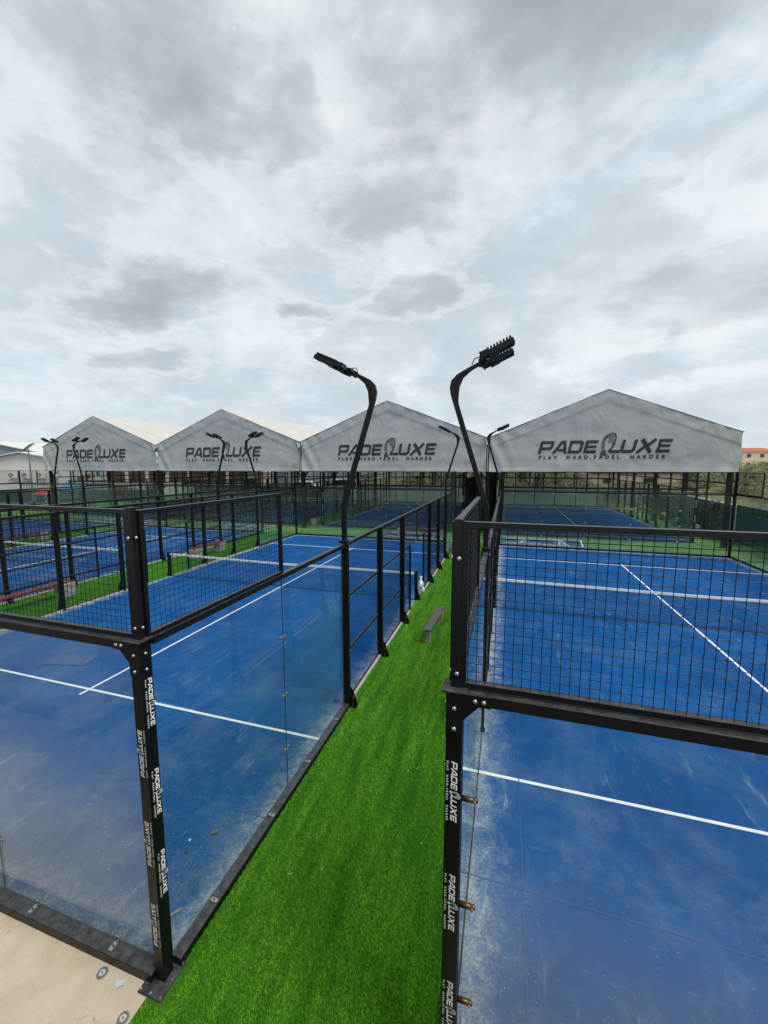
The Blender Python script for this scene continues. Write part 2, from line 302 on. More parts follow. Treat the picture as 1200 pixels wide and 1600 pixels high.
def stone_mat():
    global nt, N, L
    M = mat('cream_concrete_screed', (0.6, 0.5, 0.38), 0.85); nt = M.node_tree; N = nt.nodes; L = nt.links; b = N['Principled BSDF']
    t = nd('ShaderNodeTexCoord'); ob = t.outputs['Object']
    c = mixc(ramp(noise(ob, 1.6, 8, 0.65, dist=0.8), [(0.35, 0.0), (0.7, 1.0)]), (0.62, 0.53, 0.41), (0.50, 0.40, 0.28))
    c = mixc(mth('MULTIPLY', ramp(noise(ob, 3.0, 8, 0.7, (4, 4, 0), 1.2), [(0.55, 0.0), (0.75, 1.0)]), 0.5), c, (0.52, 0.50, 0.46))
    c = mixc(mth('MULTIPLY', ramp(noise(ob, 60, 4, 0.7), [(0.6, 0.0), (0.75, 1.0)]), 0.35), c, (0.33, 0.26, 0.18))
    v = nd('ShaderNodeTexVoronoi', feature='DISTANCE_TO_EDGE'); v.inputs['Scale'].default_value = 1.3
    wv = nd('ShaderNodeVectorMath', operation='ADD'); L.new(ob, wv.inputs[0]); ns = nd('ShaderNodeTexNoise'); ns.inputs['Scale'].default_value = 3; ns.inputs['Detail'].default_value = 6; L.new(ob, ns.inputs['Vector'])
    sc_ = nd('ShaderNodeVectorMath', operation='SCALE'); sc_.inputs[3].default_value = 0.5; L.new(ns.outputs['Color'], sc_.inputs[0]); L.new(sc_.outputs[0], wv.inputs[1]); L.new(wv.outputs[0], v.inputs['Vector'])
    crack = mth('MULTIPLY', ramp(v.outputs['Distance'], [(0.0, 1.0), (0.006, 0.0)]), ramp(noise(ob, 1.1, 3, 0.5, (8, 8, 8)), [(0.5, 0.0), (0.6, 0.7)]))
    c = mixc(crack, c, (0.22, 0.16, 0.10))
    c = mixc(mth('MULTIPLY', ramp(noise(ob, 140, 3, 0.8), [(0.56, 0.0), (0.66, 1.0)]), 0.4), c, (0.78, 0.70, 0.58))
    c = mixc(mth('MULTIPLY', ramp(noise(ob, 5.5, 9, 0.75, (1, 7, 0)), [(0.52, 0.0), (0.70, 1.0)]), 0.45), c, (0.46, 0.33, 0.20))
    L.new(c, b.inputs['Base Color'])
    bn = nd('ShaderNodeBump'); bn.inputs['Strength'].default_value = 0.6; bn.inputs['Distance'].default_value = 0.01; L.new(noise(ob, 25, 6, 0.7), bn.inputs['Height']); L.new(bn.outputs[0], b.inputs['Normal'])
    return M
MT['stone'] = stone_mat()

# ------------------------------------------------------------------ mesh helpers
class MB:
    def __init__(s): s.v = []; s.f = []; s.mi = []
    def add(s, vs, fs, mi=0):
        b = len(s.v); s.v += [tuple(v) for v in vs]; s.f += [tuple(b + i for i in f) for f in fs]; s.mi += [mi] * len(fs); return s
    def box(s, x0, x1, y0, y1, z0, z1, mi=0):
        return s.add([(x0, y0, z0), (x1, y0, z0), (x1, y1, z0), (x0, y1, z0), (x0, y0, z1), (x1, y0, z1), (x1, y1, z1), (x0, y1, z1)],
                     [(0, 3, 2, 1), (4, 5, 6, 7), (0, 1, 5, 4), (1, 2, 6, 5), (2, 3, 7, 6), (3, 0, 4, 7)], mi)
    def bbox(s, x0, x1, y0, y1, z0, z1, c=0.004, mi=0):          # box with chamfered upright and top edges
        p = [(x0 + c, y0), (x1 - c, y0), (x1, y0 + c), (x1, y1 - c), (x1 - c, y1), (x0 + c, y1), (x0, y1 - c), (x0, y0 + c)]
        q = [(x0 + 2 * c, y0 + c), (x1 - 2 * c, y0 + c), (x1 - c, y0 + 2 * c), (x1 - c, y1 - 2 * c), (x1 - 2 * c, y1 - c), (x0 + 2 * c, y1 - c), (x0 + c, y1 - 2 * c), (x0 + c, y0 + 2 * c)]
        vs = [(a, b, z0) for a, b in p] + [(a, b, z1 - c) for a, b in p] + [(a, b, z1) for a, b in q]
        fs = [tuple(range(7, -1, -1)), tuple(range(16, 24))]
        for k in (0, 8):
            for i in range(8): j = (i + 1) % 8; fs.append((k + i, k + j, k + 8 + j, k + 8 + i))
        return s.add(vs, fs, mi)
    def bar(s, a, b, w, h, mi=0, upv=(0, 0, 1)):                 # rectangular bar a->b, w sideways, h along up
        a, b = Vector(a), Vector(b); d = (b - a).normalized(); u = Vector(upv)
        if abs(d.dot(u)) > 0.98: u = Vector((0, 1, 0))
        sv = d.cross(u).normalized(); u = sv.cross(d)
        vs = []
        for p in (a, b):
            for i, j in ((-1, -1), (1, -1), (1, 1), (-1, 1)): vs.append(p + sv * w / 2 * i + u * h / 2 * j)
        return s.add(vs, [(3, 2, 1, 0), (4, 5, 6, 7), (0, 1, 5, 4), (1, 2, 6, 5), (2, 3, 7, 6), (3, 0, 4, 7)], mi)
    def tube(s, pts, r, n=8, mi=0, caps=True):
        pts = [Vector(p) for p in pts]; rs = r if isinstance(r, (list, tuple)) else [r] * len(pts)
        d0 = (pts[1] - pts[0]).normalized(); u = d0.orthogonal().normalized(); vs = []
        for i, p in enumerate(pts):
            d = ((pts[min(i + 1, len(pts) - 1)] - pts[max(i - 1, 0)])).normalized()
            u = (u - d * u.dot(d)).normalized(); w = d.cross(u)
            for k in range(n): a = 2 * math.pi * k / n; vs.append(p + (u * math.cos(a) + w * math.sin(a)) * rs[i])
        fs = []
        for i in range(len(pts) - 1):
            for k in range(n): k2 = (k + 1) % n; fs.append((i * n + k, i * n + k2, (i + 1) * n + k2, (i + 1) * n + k))
        if caps: fs.append(tuple(range(n - 1, -1, -1))); fs.append(tuple(range((len(pts) - 1) * n, len(pts) * n)))
        return s.add(vs, fs, mi)
    def disc(s, c, r, h, axis='z', n=12, mi=0):
        c = Vector(c); d = {'x': Vector((1, 0, 0)), 'y': Vector((0, 1, 0)), 'z': Vector((0, 0, 1))}[axis]
        return s.tube([c, c + d * h], r, n, mi)
    def prism(s, poly, axis, a, b, mi=0):                        # poly of 2-d points swept along axis from a to b
        def P(p, t): return {'x': (t, p[0], p[1]), 'y': (p[0], t, p[1]), 'z': (p[0], p[1], t)}[axis]
        n = len(poly); vs = [P(p, a) for p in poly] + [P(p, b) for p in poly]
        fs = [tuple(range(n - 1, -1, -1)), tuple(range(n, 2 * n))] + [(i, (i + 1) % n, n + (i + 1) % n, n + i) for i in range(n)]
        return s.add(vs, fs, mi)
    def ball(s, c, r, nu=12, nv=8, sq=(1, 1, 1), jit=0.0, mi=0):
        vs = []; fs = []
        for j in range(nv + 1):
            t = math.pi * j / nv
            for i in range(nu):
                a = 2 * math.pi * i / nu; k = r * (1 + jit * (random.random() - 0.5))
                vs.append((c[0] + sq[0] * k * math.sin(t) * math.cos(a), c[1] + sq[1] * k * math.sin(t) * math.sin(a), c[2] + sq[2] * k * math.cos(t)))
        for j in range(nv):
            for i in range(nu): i2 = (i + 1) % nu; fs.append((j * nu + i, (j + 1) * nu + i, (j + 1) * nu + i2, j * nu + i2))
        return s.add(vs, fs, mi)
    def mesh(s, name, mats, smooth=False):
        me = bpy.data.meshes.new(name); me.from_pydata(s.v, [], s.f)
        for mm in (mats if isinstance(mats, (list, tuple)) else [mats]): me.materials.append(MT[mm])
        if any(s.mi): me.polygons.foreach_set('material_index', s.mi)
        if smooth: me.shade_smooth()
        me.update(); return me
CACHE = {}
def cached(key, fn):
    if key not in CACHE: CACHE[key] = fn()
    return CACHE[key]
def link(name, me, parent=None, loc=(0, 0, 0), rot=(0, 0, 0), label=None, cat=None, group=None, kind=None):
    o = bpy.data.objects.new(name, me); COL.objects.link(o)
    o.location = loc; o.rotation_euler = rot
    if parent is not None: o.parent = parent
    if label: o['label'] = label
    if cat: o['category'] = cat
    if group: o['group'] = group
    if kind: o['kind'] = kind
    return o
def thing(name, label, cat, loc=(0, 0, 0), rz=0.0, group=None):
    return link(name, None, None, loc, (0, 0, rz), label, cat, group)
def part(name, mb, mats, parent=None, loc=(0, 0, 0), rot=(0, 0, 0), smooth=False, **k):
    return link(name, mb.mesh(name, mats, smooth), parent, loc, rot, **k)
def dup(root, loc, rz, label, group=None):
    def cp(o, par):
        c = o.copy(); COL.objects.link(c); c.parent = par
        for ch in [q for q in BYP.get(o.name, [])]: cp(ch, c)
        return c
    BYP = {}
    for o in S.objects:
        if o.parent: BYP.setdefault(o.parent.name, []).append(o)
    r = cp(root, None); r.location = loc; r.rotation_euler = (0, 0, rz); r['label'] = label
    if group: r['group'] = group
    return r

# ------------------------------------------------------------------ the print: wordmark with a racket, and the tag line (flat print, 3 mm proud)
def strip(pts, w, closed=False):
    """2-d polyline -> quads of width w with mitred joints"""
    P = [Vector(p) for p in pts]; n = len(P); Lf = []; Rg = []
    for i in range(n):
        a = P[i - 1] if (i > 0 or closed) else None; c = P[(i + 1) % n] if (i < n - 1 or closed) else None
        d1 = (P[i] - a).normalized() if a is not None else (c - P[i]).normalized()
        d2 = (c - P[i]).normalized() if c is not None else d1
        n1, n2 = Vector((-d1.y, d1.x)), Vector((-d2.y, d2.x)); mm = (n1 + n2)
        mm = mm.normalized() if mm.length > 1e-6 else n1; k = 1 / max(0.45, mm.dot(n1))
        Lf.append(P[i] + mm * w / 2 * k); Rg.append(P[i] - mm * w / 2 * k)
    q = []
    for i in range(n if closed else n - 1):
        j = (i + 1) % n; q.append([Rg[i], Rg[j], Lf[j], Lf[i]])
    return q
def wordmark_quads():
    """cap height 1, letters drawn upright then slanted; total width about 8.9"""
    T = 0.235; h = T / 2; Q = []
    def add(qs, x): Q.extend([[(p[0] + x + 0.24 * (p[1] - 0.5), p[1]) for p in q] for q in qs])
    x = 0.0
    add(strip([(h, 0), (h, 1 - h), (0.92, 1 - h), (1.03, 0.86), (1.03, 0.50), (0.92, 0.40), (2 * h, 0.40)], T * 0.95), x); x += 1.28            # P
    add(strip([(-0.02, 0), (0.50, 1 - h), (0.74, 1 - h), (0.98, 0)], T), x); add(strip([(0.30, 0.27), (0.90, 0.27)], T * 0.8), x); x += 1.16    # A
    add(strip([(h, h), (h, 1 - h), (0.86, 1 - h), (1.02, 0.80), (1.02, 0.22), (0.88, h)], T, True), x); x += 1.27                              # D
    E = strip([(1.0, 1 - h), (h, 1 - h), (h, h), (1.0, h)], T); add(E, x); add(strip([(T, 0.5), (0.93, 0.5)], T * 0.85), x); x += 1.15           # E
    xr = x                                                                                                                                     # racket
    ring = [(xr + 0.82 + 0.40 * math.cos(t) + 0.20 * math.sin(t), 0.93 + 0.56 * math.sin(t)) for t in [2 * math.pi * k / 20 for k in range(-2, 10)]]
    qs = strip(ring, 0.09); Q.extend([[(p[0], p[1]) for p in q] for q in qs])
    Q.extend(strip([(xr + 1.22, 0.78), (xr + 1.02, 0.42), (xr + 0.72, 0.10)], 0.13))
    for k in range(3):
        o = 0.10 * k
        Q.extend(strip([(xr + 0.62 + o * .6, 1.42 - o), (xr + 0.34 + o, 1.15), (xr + 0.20 + o, 0.75), (xr + 0.24 + o * .8, 0.30)], 0.045))
    for i in range(5):
        for j in range(7): a, b = xr + 0.70 + i * 0.085 + j * 0.012, 0.80 + j * 0.085; Q.append([(a, b), (a + 0.055, b), (a + 0.055, b + 0.055), (a, b + 0.055)])
    cxx, cyy = xr + 0.36, 0.02
    for k in range(3):
        a0 = [R(35 + 120 * k + t) for t in (0, 25, 50, 75, 100)]
        for i in range(4): Q.append([(cxx, cyy), (cxx + 0.24 * math.cos(a0[i]), cyy + 0.24 * math.sin(a0[i])), (cxx + 0.24 * math.cos(a0[i + 1]), cyy + 0.24 * math.sin(a0[i + 1]))])
    Q.extend(strip([(xr + 0.80, h), (xr + 1.62, h)], T)); Q.extend(strip([(xr + 0.92, 0.32), (xr + 0.82, h * 2)], T * 0.6))
    x = xr + 1.70
    add(strip([(h, 1), (h, 0.24), (0.26, h), (0.86, h), (1.02, 0.24), (1.02, 1)], T), x); x += 1.36                                             # U
    add(strip([(0.10, 1), (0.98, 0)], T * 1.15), x)                                                                                            # X
    add(strip([(-0.06, 0), (0.44, 0.47)], T * 1.05), x); add(strip([(0.64, 0.56), (1.12, 1)], T * 1.05), x); x += 1.34
    add(E, x); add(strip([(T, 0.5), (0.93, 0.5)], T * 0.85), x); x += 1.1                                                                      # E
    return Q, x
def wordmark_mesh(name, width, material):
    Q, tot = wordmark_quads(); k = width / tot; mb = MB()
    for i, q in enumerate(Q):
        z = (i % 5) * 0.00025; n = len(q); b = [(p[0] * k - width / 2, p[1] * k, z) for p in q]
        c = sum((Vector(b[j]).cross(Vector(b[(j + 1) % n])) for j in range(n)), Vector()).z
        mb.add(b, [tuple(range(n)) if c > 0 else tuple(range(n - 1, -1, -1))])
    return mb.mesh(name, material)
def tagline_mesh(name, width, material, size):
    cu = bpy.data.curves.new(name, 'FONT'); cu.body = 'PLAY  HARD,PADEL  HARDER'; cu.size = size; cu.space_character = 1.9; cu.offset = size * 0.045
    cu.align_x = 'CENTER'; cu.resolution_u = 2
    t = bpy.data.objects.new('t', cu); COL.objects.link(t); bpy.context.view_layer.update()
    me = bpy.data.meshes.new_from_object(t.evaluated_get(bpy.context.evaluated_depsgraph_get()))
    COL.objects.unlink(t); bpy.data.objects.remove(t)
    xs = [v.co.x for v in me.vertices]; k = width / max(1e-6, max(xs) - min(xs)); cxm = (max(xs) + min(xs)) / 2
    for v in me.vertices: v.co.x = (v.co.x - cxm) * k
    me.materials.clear(); me.materials.append(MT[material]); me.name = name
    return me
WM_SMALL = wordmark_mesh('lettering', 0.40, 'white'); TG_SMALL = tagline_mesh('tagline', 0.40, 'white', 0.017)

# ------------------------------------------------------------------ ground, courts, walkways
BX, BW, BY = 2.415, 10.4, 0.04
COURTS = {'a': (-10.0, 0.0, 10.0), 'b': (BX, BY, BW), 'c': (-22.5, 0.0, 10.0), 'd': (-35.0, 0.0, 10.0)}
FY = 24.0
FAR = {'a': (-10.0, FY, 10.0), 'b': (BX, FY, BW), 'c': (-22.5, FY, 10.0), 'd': (-35.0, FY, 10.0)}
def sheet(name, x0, x1, y0, y1, z, m_, nx=1, ny=1, **k):
    mb = MB(); mb.add([(0, 0, 0), (x1 - x0, 0, 0), (x1 - x0, y1 - y0, 0), (0, y1 - y0, 0)], [(0, 1, 2, 3)])
    return part(name, mb, m_, None, (x0, y0, z), kind='structure', **k)
# ground: flat inside the site, rising behind it to a scrub hillside
def gz(x, y):
    d = max(0.0, y - 49.0); s = 1 / (1 + math.exp(-(x + 18) / 14.0))
    return -0.03 + s * (3.2 * (1 - math.exp(-d / 16.0)) + 0.006 * d)
mb = MB(); xs = [-1500, -600, -300, -150, -90] + list(range(-60, 121, 6)) + [150, 250, 500, 1000, 1500]; ys = [-300, -60, -20, 20, 49, 52, 55, 58, 62, 66, 72, 80, 90, 105, 125, 150, 200, 300, 600, 1500]
for y in ys:
    for x in xs: mb.v.append((x, y, gz(x, min(y, 160)) + (0.25 * mnoise.noise(Vector((x * .13, y * .13, 0))) if y > 51 else 0)))
for j in range(len(ys) - 1):
    for i in range(len(xs) - 1): a = j * len(xs) + i; mb.f.append((a, a + 1, a + 1 + len(xs), a + len(xs))); mb.mi.append(0 if (ys[j] >= 49 and xs[i] > -40) else 1)
part('ground', mb, ['soil', 'asphalt'], None, smooth=True, kind='structure')
sheet('walkway_turf', -48, 20, -6, 49, -0.012, 'turfpale')
COR = [(-12.5, -10.0), (-25.0, -22.5), (-37.5, -35.0)]
sheet('corridor_turf', -0.02, 2.42, -6, 20.3, 0.004, 'turf')
for a, b in COR: sheet('corridor_turf', a, b, -2.0, 20.3, -0.006, 'turf')
sheet('concrete_apron', -40, 16, -6, 0.0, -0.004, 'stone')
CM = {}
for key, (x0, y0, w) in list(COURTS.items()) + [(k + '2', v) for k, v in FAR.items()]:
    wk = (w, 1.0 if key in 'ab' else (3.2 if key == 'c' else 1.6) if len(key) == 1 else 0.25)
    if wk not in CM:
        MT['court_%s_%s' % wk] = court_mat('blue_court_turf', *wk); CM[wk] = 'court_%s_%s' % wk
    o = sheet('court_surface', x0, x0 + w, y0, y0 + 20, 0.0, CM[wk])
    for yl in (3.05, 16.95): part('court_line', MB().box(0.0, w, yl - 0.025, yl + 0.025, 0.0005, 0.005), 'line', o)
    part('court_line', MB().box(w / 2 - 0.025, w / 2 + 0.025, 2.85, 17.15, 0.0008, 0.0062), 'line', o)
    if len(key) == 1:
        for ys_ in (1.55, 18.4): part('carpet_seam', MB().box(0.0, w, ys_ - 0.006, ys_ + 0.006, 0.0004, 0.004), 'seam', o)
        if key == 'b': part('carpet_seam', MB().box(0.545, 0.557, 0.1, 19.8, 0.0005, 0.0055), 'seam', o)

# turf fibres in the near corridor: countless, one object
def blades(n, x0, x1, y0, y1, h, name, power=1.0):
    u = rng.random(n) ** power; x = rng.uniform(x0, x1, n); y = y0 + u * (y1 - y0)
    a = rng.uniform(0, 2 * np.pi, n); ln = rng.uniform(0.6, 1.2, n) * h; w = 0.0026 + 0.0018 * rng.random(n); w *= (1 + u * 4)
    bend = rng.uniform(0.2, 1.0, n) * ln; b = rng.normal(0.6, 0.9, n)
    keep = ~(((x < 0.17) & (y > -0.23) & (y < 0.16)) | ((x > 2.26) & (y > -0.2) & (y < 0.16)))
    u, x, y, a, ln, w, bend, b = [q[keep] for q in (u, x, y, a, ln, w, bend, b)]; n = len(x)
    dx, dy = np.cos(a), np.sin(a); tx, ty = np.cos(b + 1.5) * bend, np.sin(b + 1.5) * bend
    v = np.zeros((n, 3, 3)); v[:, 0] = np.stack([x - dx * w, y - dy * w, 0 * x], 1); v[:, 1] = np.stack([x + dx * w, y + dy * w, 0 * x], 1)
    v[:, 2] = np.stack([x + tx, y + ty, ln], 1)
    me = bpy.data.meshes.new(name); me.vertices.add(3 * n); me.vertices.foreach_set('co', v.reshape(-1).astype('f'))
    me.loops.add(3 * n); me.loops.foreach_set('vertex_index', np.arange(3 * n, dtype='i'))
    me.polygons.add(n); me.polygons.foreach_set('loop_start', np.arange(0, 3 * n, 3, dtype='i')); me.polygons.foreach_set('loop_total', np.full(n, 3, 'i'))
    me.materials.append(MT['blade']); me.update(); me.validate()
    return me
link('turf_fibres', blades(520000, 0.0, 2.36, -1.6, 20, 0.027, 'turf_fibres', 2.3), None, (0, 0, 0.0), label='short green artificial turf fibres along the corridor between the two front courts', cat='artificial turf', kind='stuff')

# ------------------------------------------------------------------ court walls
def grid_mesh(w, h, p=0.0508, t=0.0042):
    def mk():
        mb = MB(); n = int(w / p); m0 = (w - n * p) / 2
        for i in range(n + 1):
            x = m0 + i * p; mb.add([(x - t / 2, 0, 0), (x, -t / 2, 0), (x + t / 2, 0, 0), (x, t / 2, 0), (x - t / 2, 0, h), (x, -t / 2, h), (x + t / 2, 0, h), (x, t / 2, h)],
                                   [(0, 1, 5, 4), (1, 2, 6, 5), (2, 3, 7, 6), (3, 0, 4, 7)])
        n = int(h / p); m0 = (h - n * p) / 2
        for i in range(n + 1):
            z = m0 + i * p; y = t * 0.8; mb.add([(0, y - t / 2, z), (0, y, z - t / 2), (0, y + t / 2, z), (0, y, z + t / 2), (w, y - t / 2, z), (w, y, z - t / 2), (w, y + t / 2, z), (w, y, z + t / 2)],
                                   [(0, 1, 5, 4), (1, 2, 6, 5), (2, 3, 7, 6), (3, 0, 4, 7)])
        return mb.mesh('wire_mesh', 'wire')
    return cached(('grid', round(w, 3), round(h, 3)), mk)
def glass_mesh(w, h, gm_='glass'):
    def mk():
        mb = MB(); t = 0.006
        mb.add([(0, -t, 0), (w, -t, 0), (w, -t, h), (0, -t, h), (0, t, 0), (w, t, 0), (w, t, h), (0, t, h)], [(0, 1, 2, 3), (5, 4, 7, 6)], 0)
        mb.add([(0, -t, 0), (w, -t, 0), (w, -t, h), (0, -t, h), (0, t, 0), (w, t, 0), (w, t, h), (0, t, h)], [(0, 4, 5, 1), (1, 5, 6, 2), (2, 6, 7, 3), (3, 7, 4, 0)], 1)
        return mb.mesh('glass_panel', [gm_, 'glassedge'])
    return cached((gm_, round(w, 3), round(h, 3)), mk)
def clamp_mesh():
    mb = MB(); mb.bbox(-0.055, 0.055, -0.014, -0.0065, -0.017, 0.017, 0.002); mb.bbox(-0.055, 0.055, 0.0065, 0.014, -0.017, 0.017, 0.002)
    for x in (-0.032, 0.032): mb.disc((x, -0.019, 0), 0.008, 0.038, 'y', 8, 1)
    return mb.mesh('clamp', ['steel', 'black'])
def foot_clip_mesh():
    mb = MB(); mb.box(-0.018, 0.018, -0.085, -0.0065, 0.0005, 0.006); mb.box(-0.018, 0.018, -0.0125, -0.0065, 0.006, 0.05); mb.disc((0, -0.05, 0.006), 0.009, 0.008, 'z', 8, 1)
    mb.disc((0, -0.018, 0.034), 0.008, 0.006, 'y', 8, 1)
    return mb.mesh('foot_clip', ['steel', 'black'])
def bolt_mesh():
    mb = MB(); mb.tube([(0, 0, 0), (0, -0.004, 0), (0, -0.010, 0), (0, -0.013, 0)], [0.014, 0.014, 0.010, 0.004], 10); return mb.mesh('bolt', 'steel', True)
CLAMP, CLIP, BOLT = clamp_mesh(), foot_clip_mesh(), bolt_mesh()
def bolt(par, x, y, z, rz=0.0): link('bolt', BOLT, par, (x, y, z), (0, 0, rz))
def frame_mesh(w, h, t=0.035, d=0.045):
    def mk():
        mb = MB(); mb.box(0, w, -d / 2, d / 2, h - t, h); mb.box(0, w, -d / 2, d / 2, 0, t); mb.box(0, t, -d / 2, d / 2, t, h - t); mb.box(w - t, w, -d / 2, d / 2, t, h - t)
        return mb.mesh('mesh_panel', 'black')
    return cached(('frame', round(w, 3), round(h, 3), t), mk)
def mesh_panel(par, x, y, z, w, h, t=0.035):
    f = link('mesh_panel', frame_mesh(w, h, t), par, (x, y, z)); link('wire_mesh', grid_mesh(w - 2 * t, h - 2 * t), f, (t, 0, t)); return f
PT = 0.10
def end_wall(org, rz, w, label, near=0, mesh_run=True):
    """local: along +x, outside is -y; the glass line is y = 0.  Corner posts stand on the corners."""
    t = thing('court_end_wall', label, 'glass wall', org, rz, 'glazed end walls of the courts')
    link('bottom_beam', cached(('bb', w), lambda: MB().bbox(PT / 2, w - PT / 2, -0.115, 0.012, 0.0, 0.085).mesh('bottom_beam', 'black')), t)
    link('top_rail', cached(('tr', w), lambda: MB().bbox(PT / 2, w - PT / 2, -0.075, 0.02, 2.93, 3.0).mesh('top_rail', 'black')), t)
    g0 = 0.075; gw = (w - 2 * g0) / 5
    for i in range(5):
        gx = g0 + i * gw
        g = link('glass_panel', glass_mesh(gw - 0.004, 2.842, 'glassdusthaze' if near == NA else 'glass'), t, (gx + 0.002, 0.0, 0.0875))
        for fx in (0.24, 0.76): link('foot_clip', CLIP, g, (gw * fx, -0.0005, -0.002))
        if i < 4:
            for z in ((0.62, 1.37, 2.15) if near else (0.65, 1.4, 2.15)): link('clamp', CLAMP, g, (gw - 0.002, 0, z - 0.0875))
        if not near:
            for fx in (0.25, 0.75): link('clamp', CLAMP, g, (gw * fx, 0, 2.78))
    for side in (0, 1):
        px = 0 if side == 0 else w
        p = link('post', cached('post', lambda: MB().bbox(-PT / 2, PT / 2, -PT / 2 - 0.03, PT / 2 - 0.03, 0.012, 3.0).mesh('post', 'blackmat')), t, (px, 0, 0))
        s_ = 1 if side == 0 else -1
        link('base_plate', cached('bp%d' % side, lambda: base_plate(s_)), p)
        for z in (0,):
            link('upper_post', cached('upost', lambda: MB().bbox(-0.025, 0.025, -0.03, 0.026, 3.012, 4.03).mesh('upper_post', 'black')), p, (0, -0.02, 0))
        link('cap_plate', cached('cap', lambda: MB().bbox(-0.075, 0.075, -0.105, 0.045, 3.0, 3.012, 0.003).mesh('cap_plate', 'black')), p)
        gm = MB(); yy = -PT / 2 - 0.03
        gm.prism([(-PT / 2 * s_, 3.0), (-PT / 2 * s_, 2.73), (PT / 2 * s_, 2.73), (PT / 2 * s_, 2.83), ((PT / 2 + 0.09) * s_, 2.93), ((PT / 2 + 0.16) * s_, 2.93), ((PT / 2 + 0.16) * s_, 3.0)], 'y', yy - 0.007, yy - 0.001)
        link('gusset', cached('gus%d' % side, lambda: gm.mesh('gusset', 'black')), p)
        if near:
            for bx_, bz in ((0, 2.77), (0, 2.90)): bolt(p, bx_, yy - 0.007, bz)
            for bx_ in (PT / 2 + 0.07, PT / 2 + 0.12): bolt(p, bx_ * s_, yy - 0.007, 2.965)
            for bz in (3.10, 3.80): bolt(p, 0.008 * s_, -0.05, bz)
            for bz in (3.10, 3.80): bolt(p, -0.03 * s_, -0.018, bz, math.pi / 2 * (-s_))
            ro = -s_ * (PT / 2 + 0.001)
            for bz in (2.77, 2.90): bolt(p, ro, -0.03, bz, math.pi / 2 * (-s_))
        if near or org[1] > 20:
            zs = near or (2.2, 1.35, 0.5)
            for z in zs:       # wordmarks running up or down the front face of the post
                r_ = (Matrix(((0, 1, 0), (0, 0, -1), (-1, 0, 0))) if near == NB else Matrix(((0, -1, 0), (0, 0, -1), (1, 0, 0)))).to_euler()
                lt = link('lettering', WM_SMALL, p, (0.012 if near != NB else -0.012, yy - 0.0015, z), r_)
                if near: link('tagline', TG_SMALL, lt, (0, -0.028, 0.0))
                if near == NB: lt.location.x = -0.012
        if mesh_run and False: pass
    n = 5; a = 0.024; pw = (w - 2 * a) / n
    for i in range(n): mesh_panel(t, a + i * pw + 0.003, -0.02, 3.014, pw - 0.006, 1.0, 0.032)
    return t
def base_plate(s_):
    mb = MB(); mb.bbox(-0.12, 0.12, -0.19, 0.09, 0.0, 0.012, 0.003)
    for x, y in ((-0.10, -0.17), (0.10, -0.17), (-0.10, 0.07), (0.10, 0.07), (0, -0.17), (0.10, -0.05)): mb.disc((x, y, 0.012), 0.010, 0.010, 'z', 6, 1)
    return mb.mesh('base_plate', ['black', 'steel'])
NA, NB = (2.09, 1.30, 0.55), (2.35, 1.58, 0.80, 0.1)

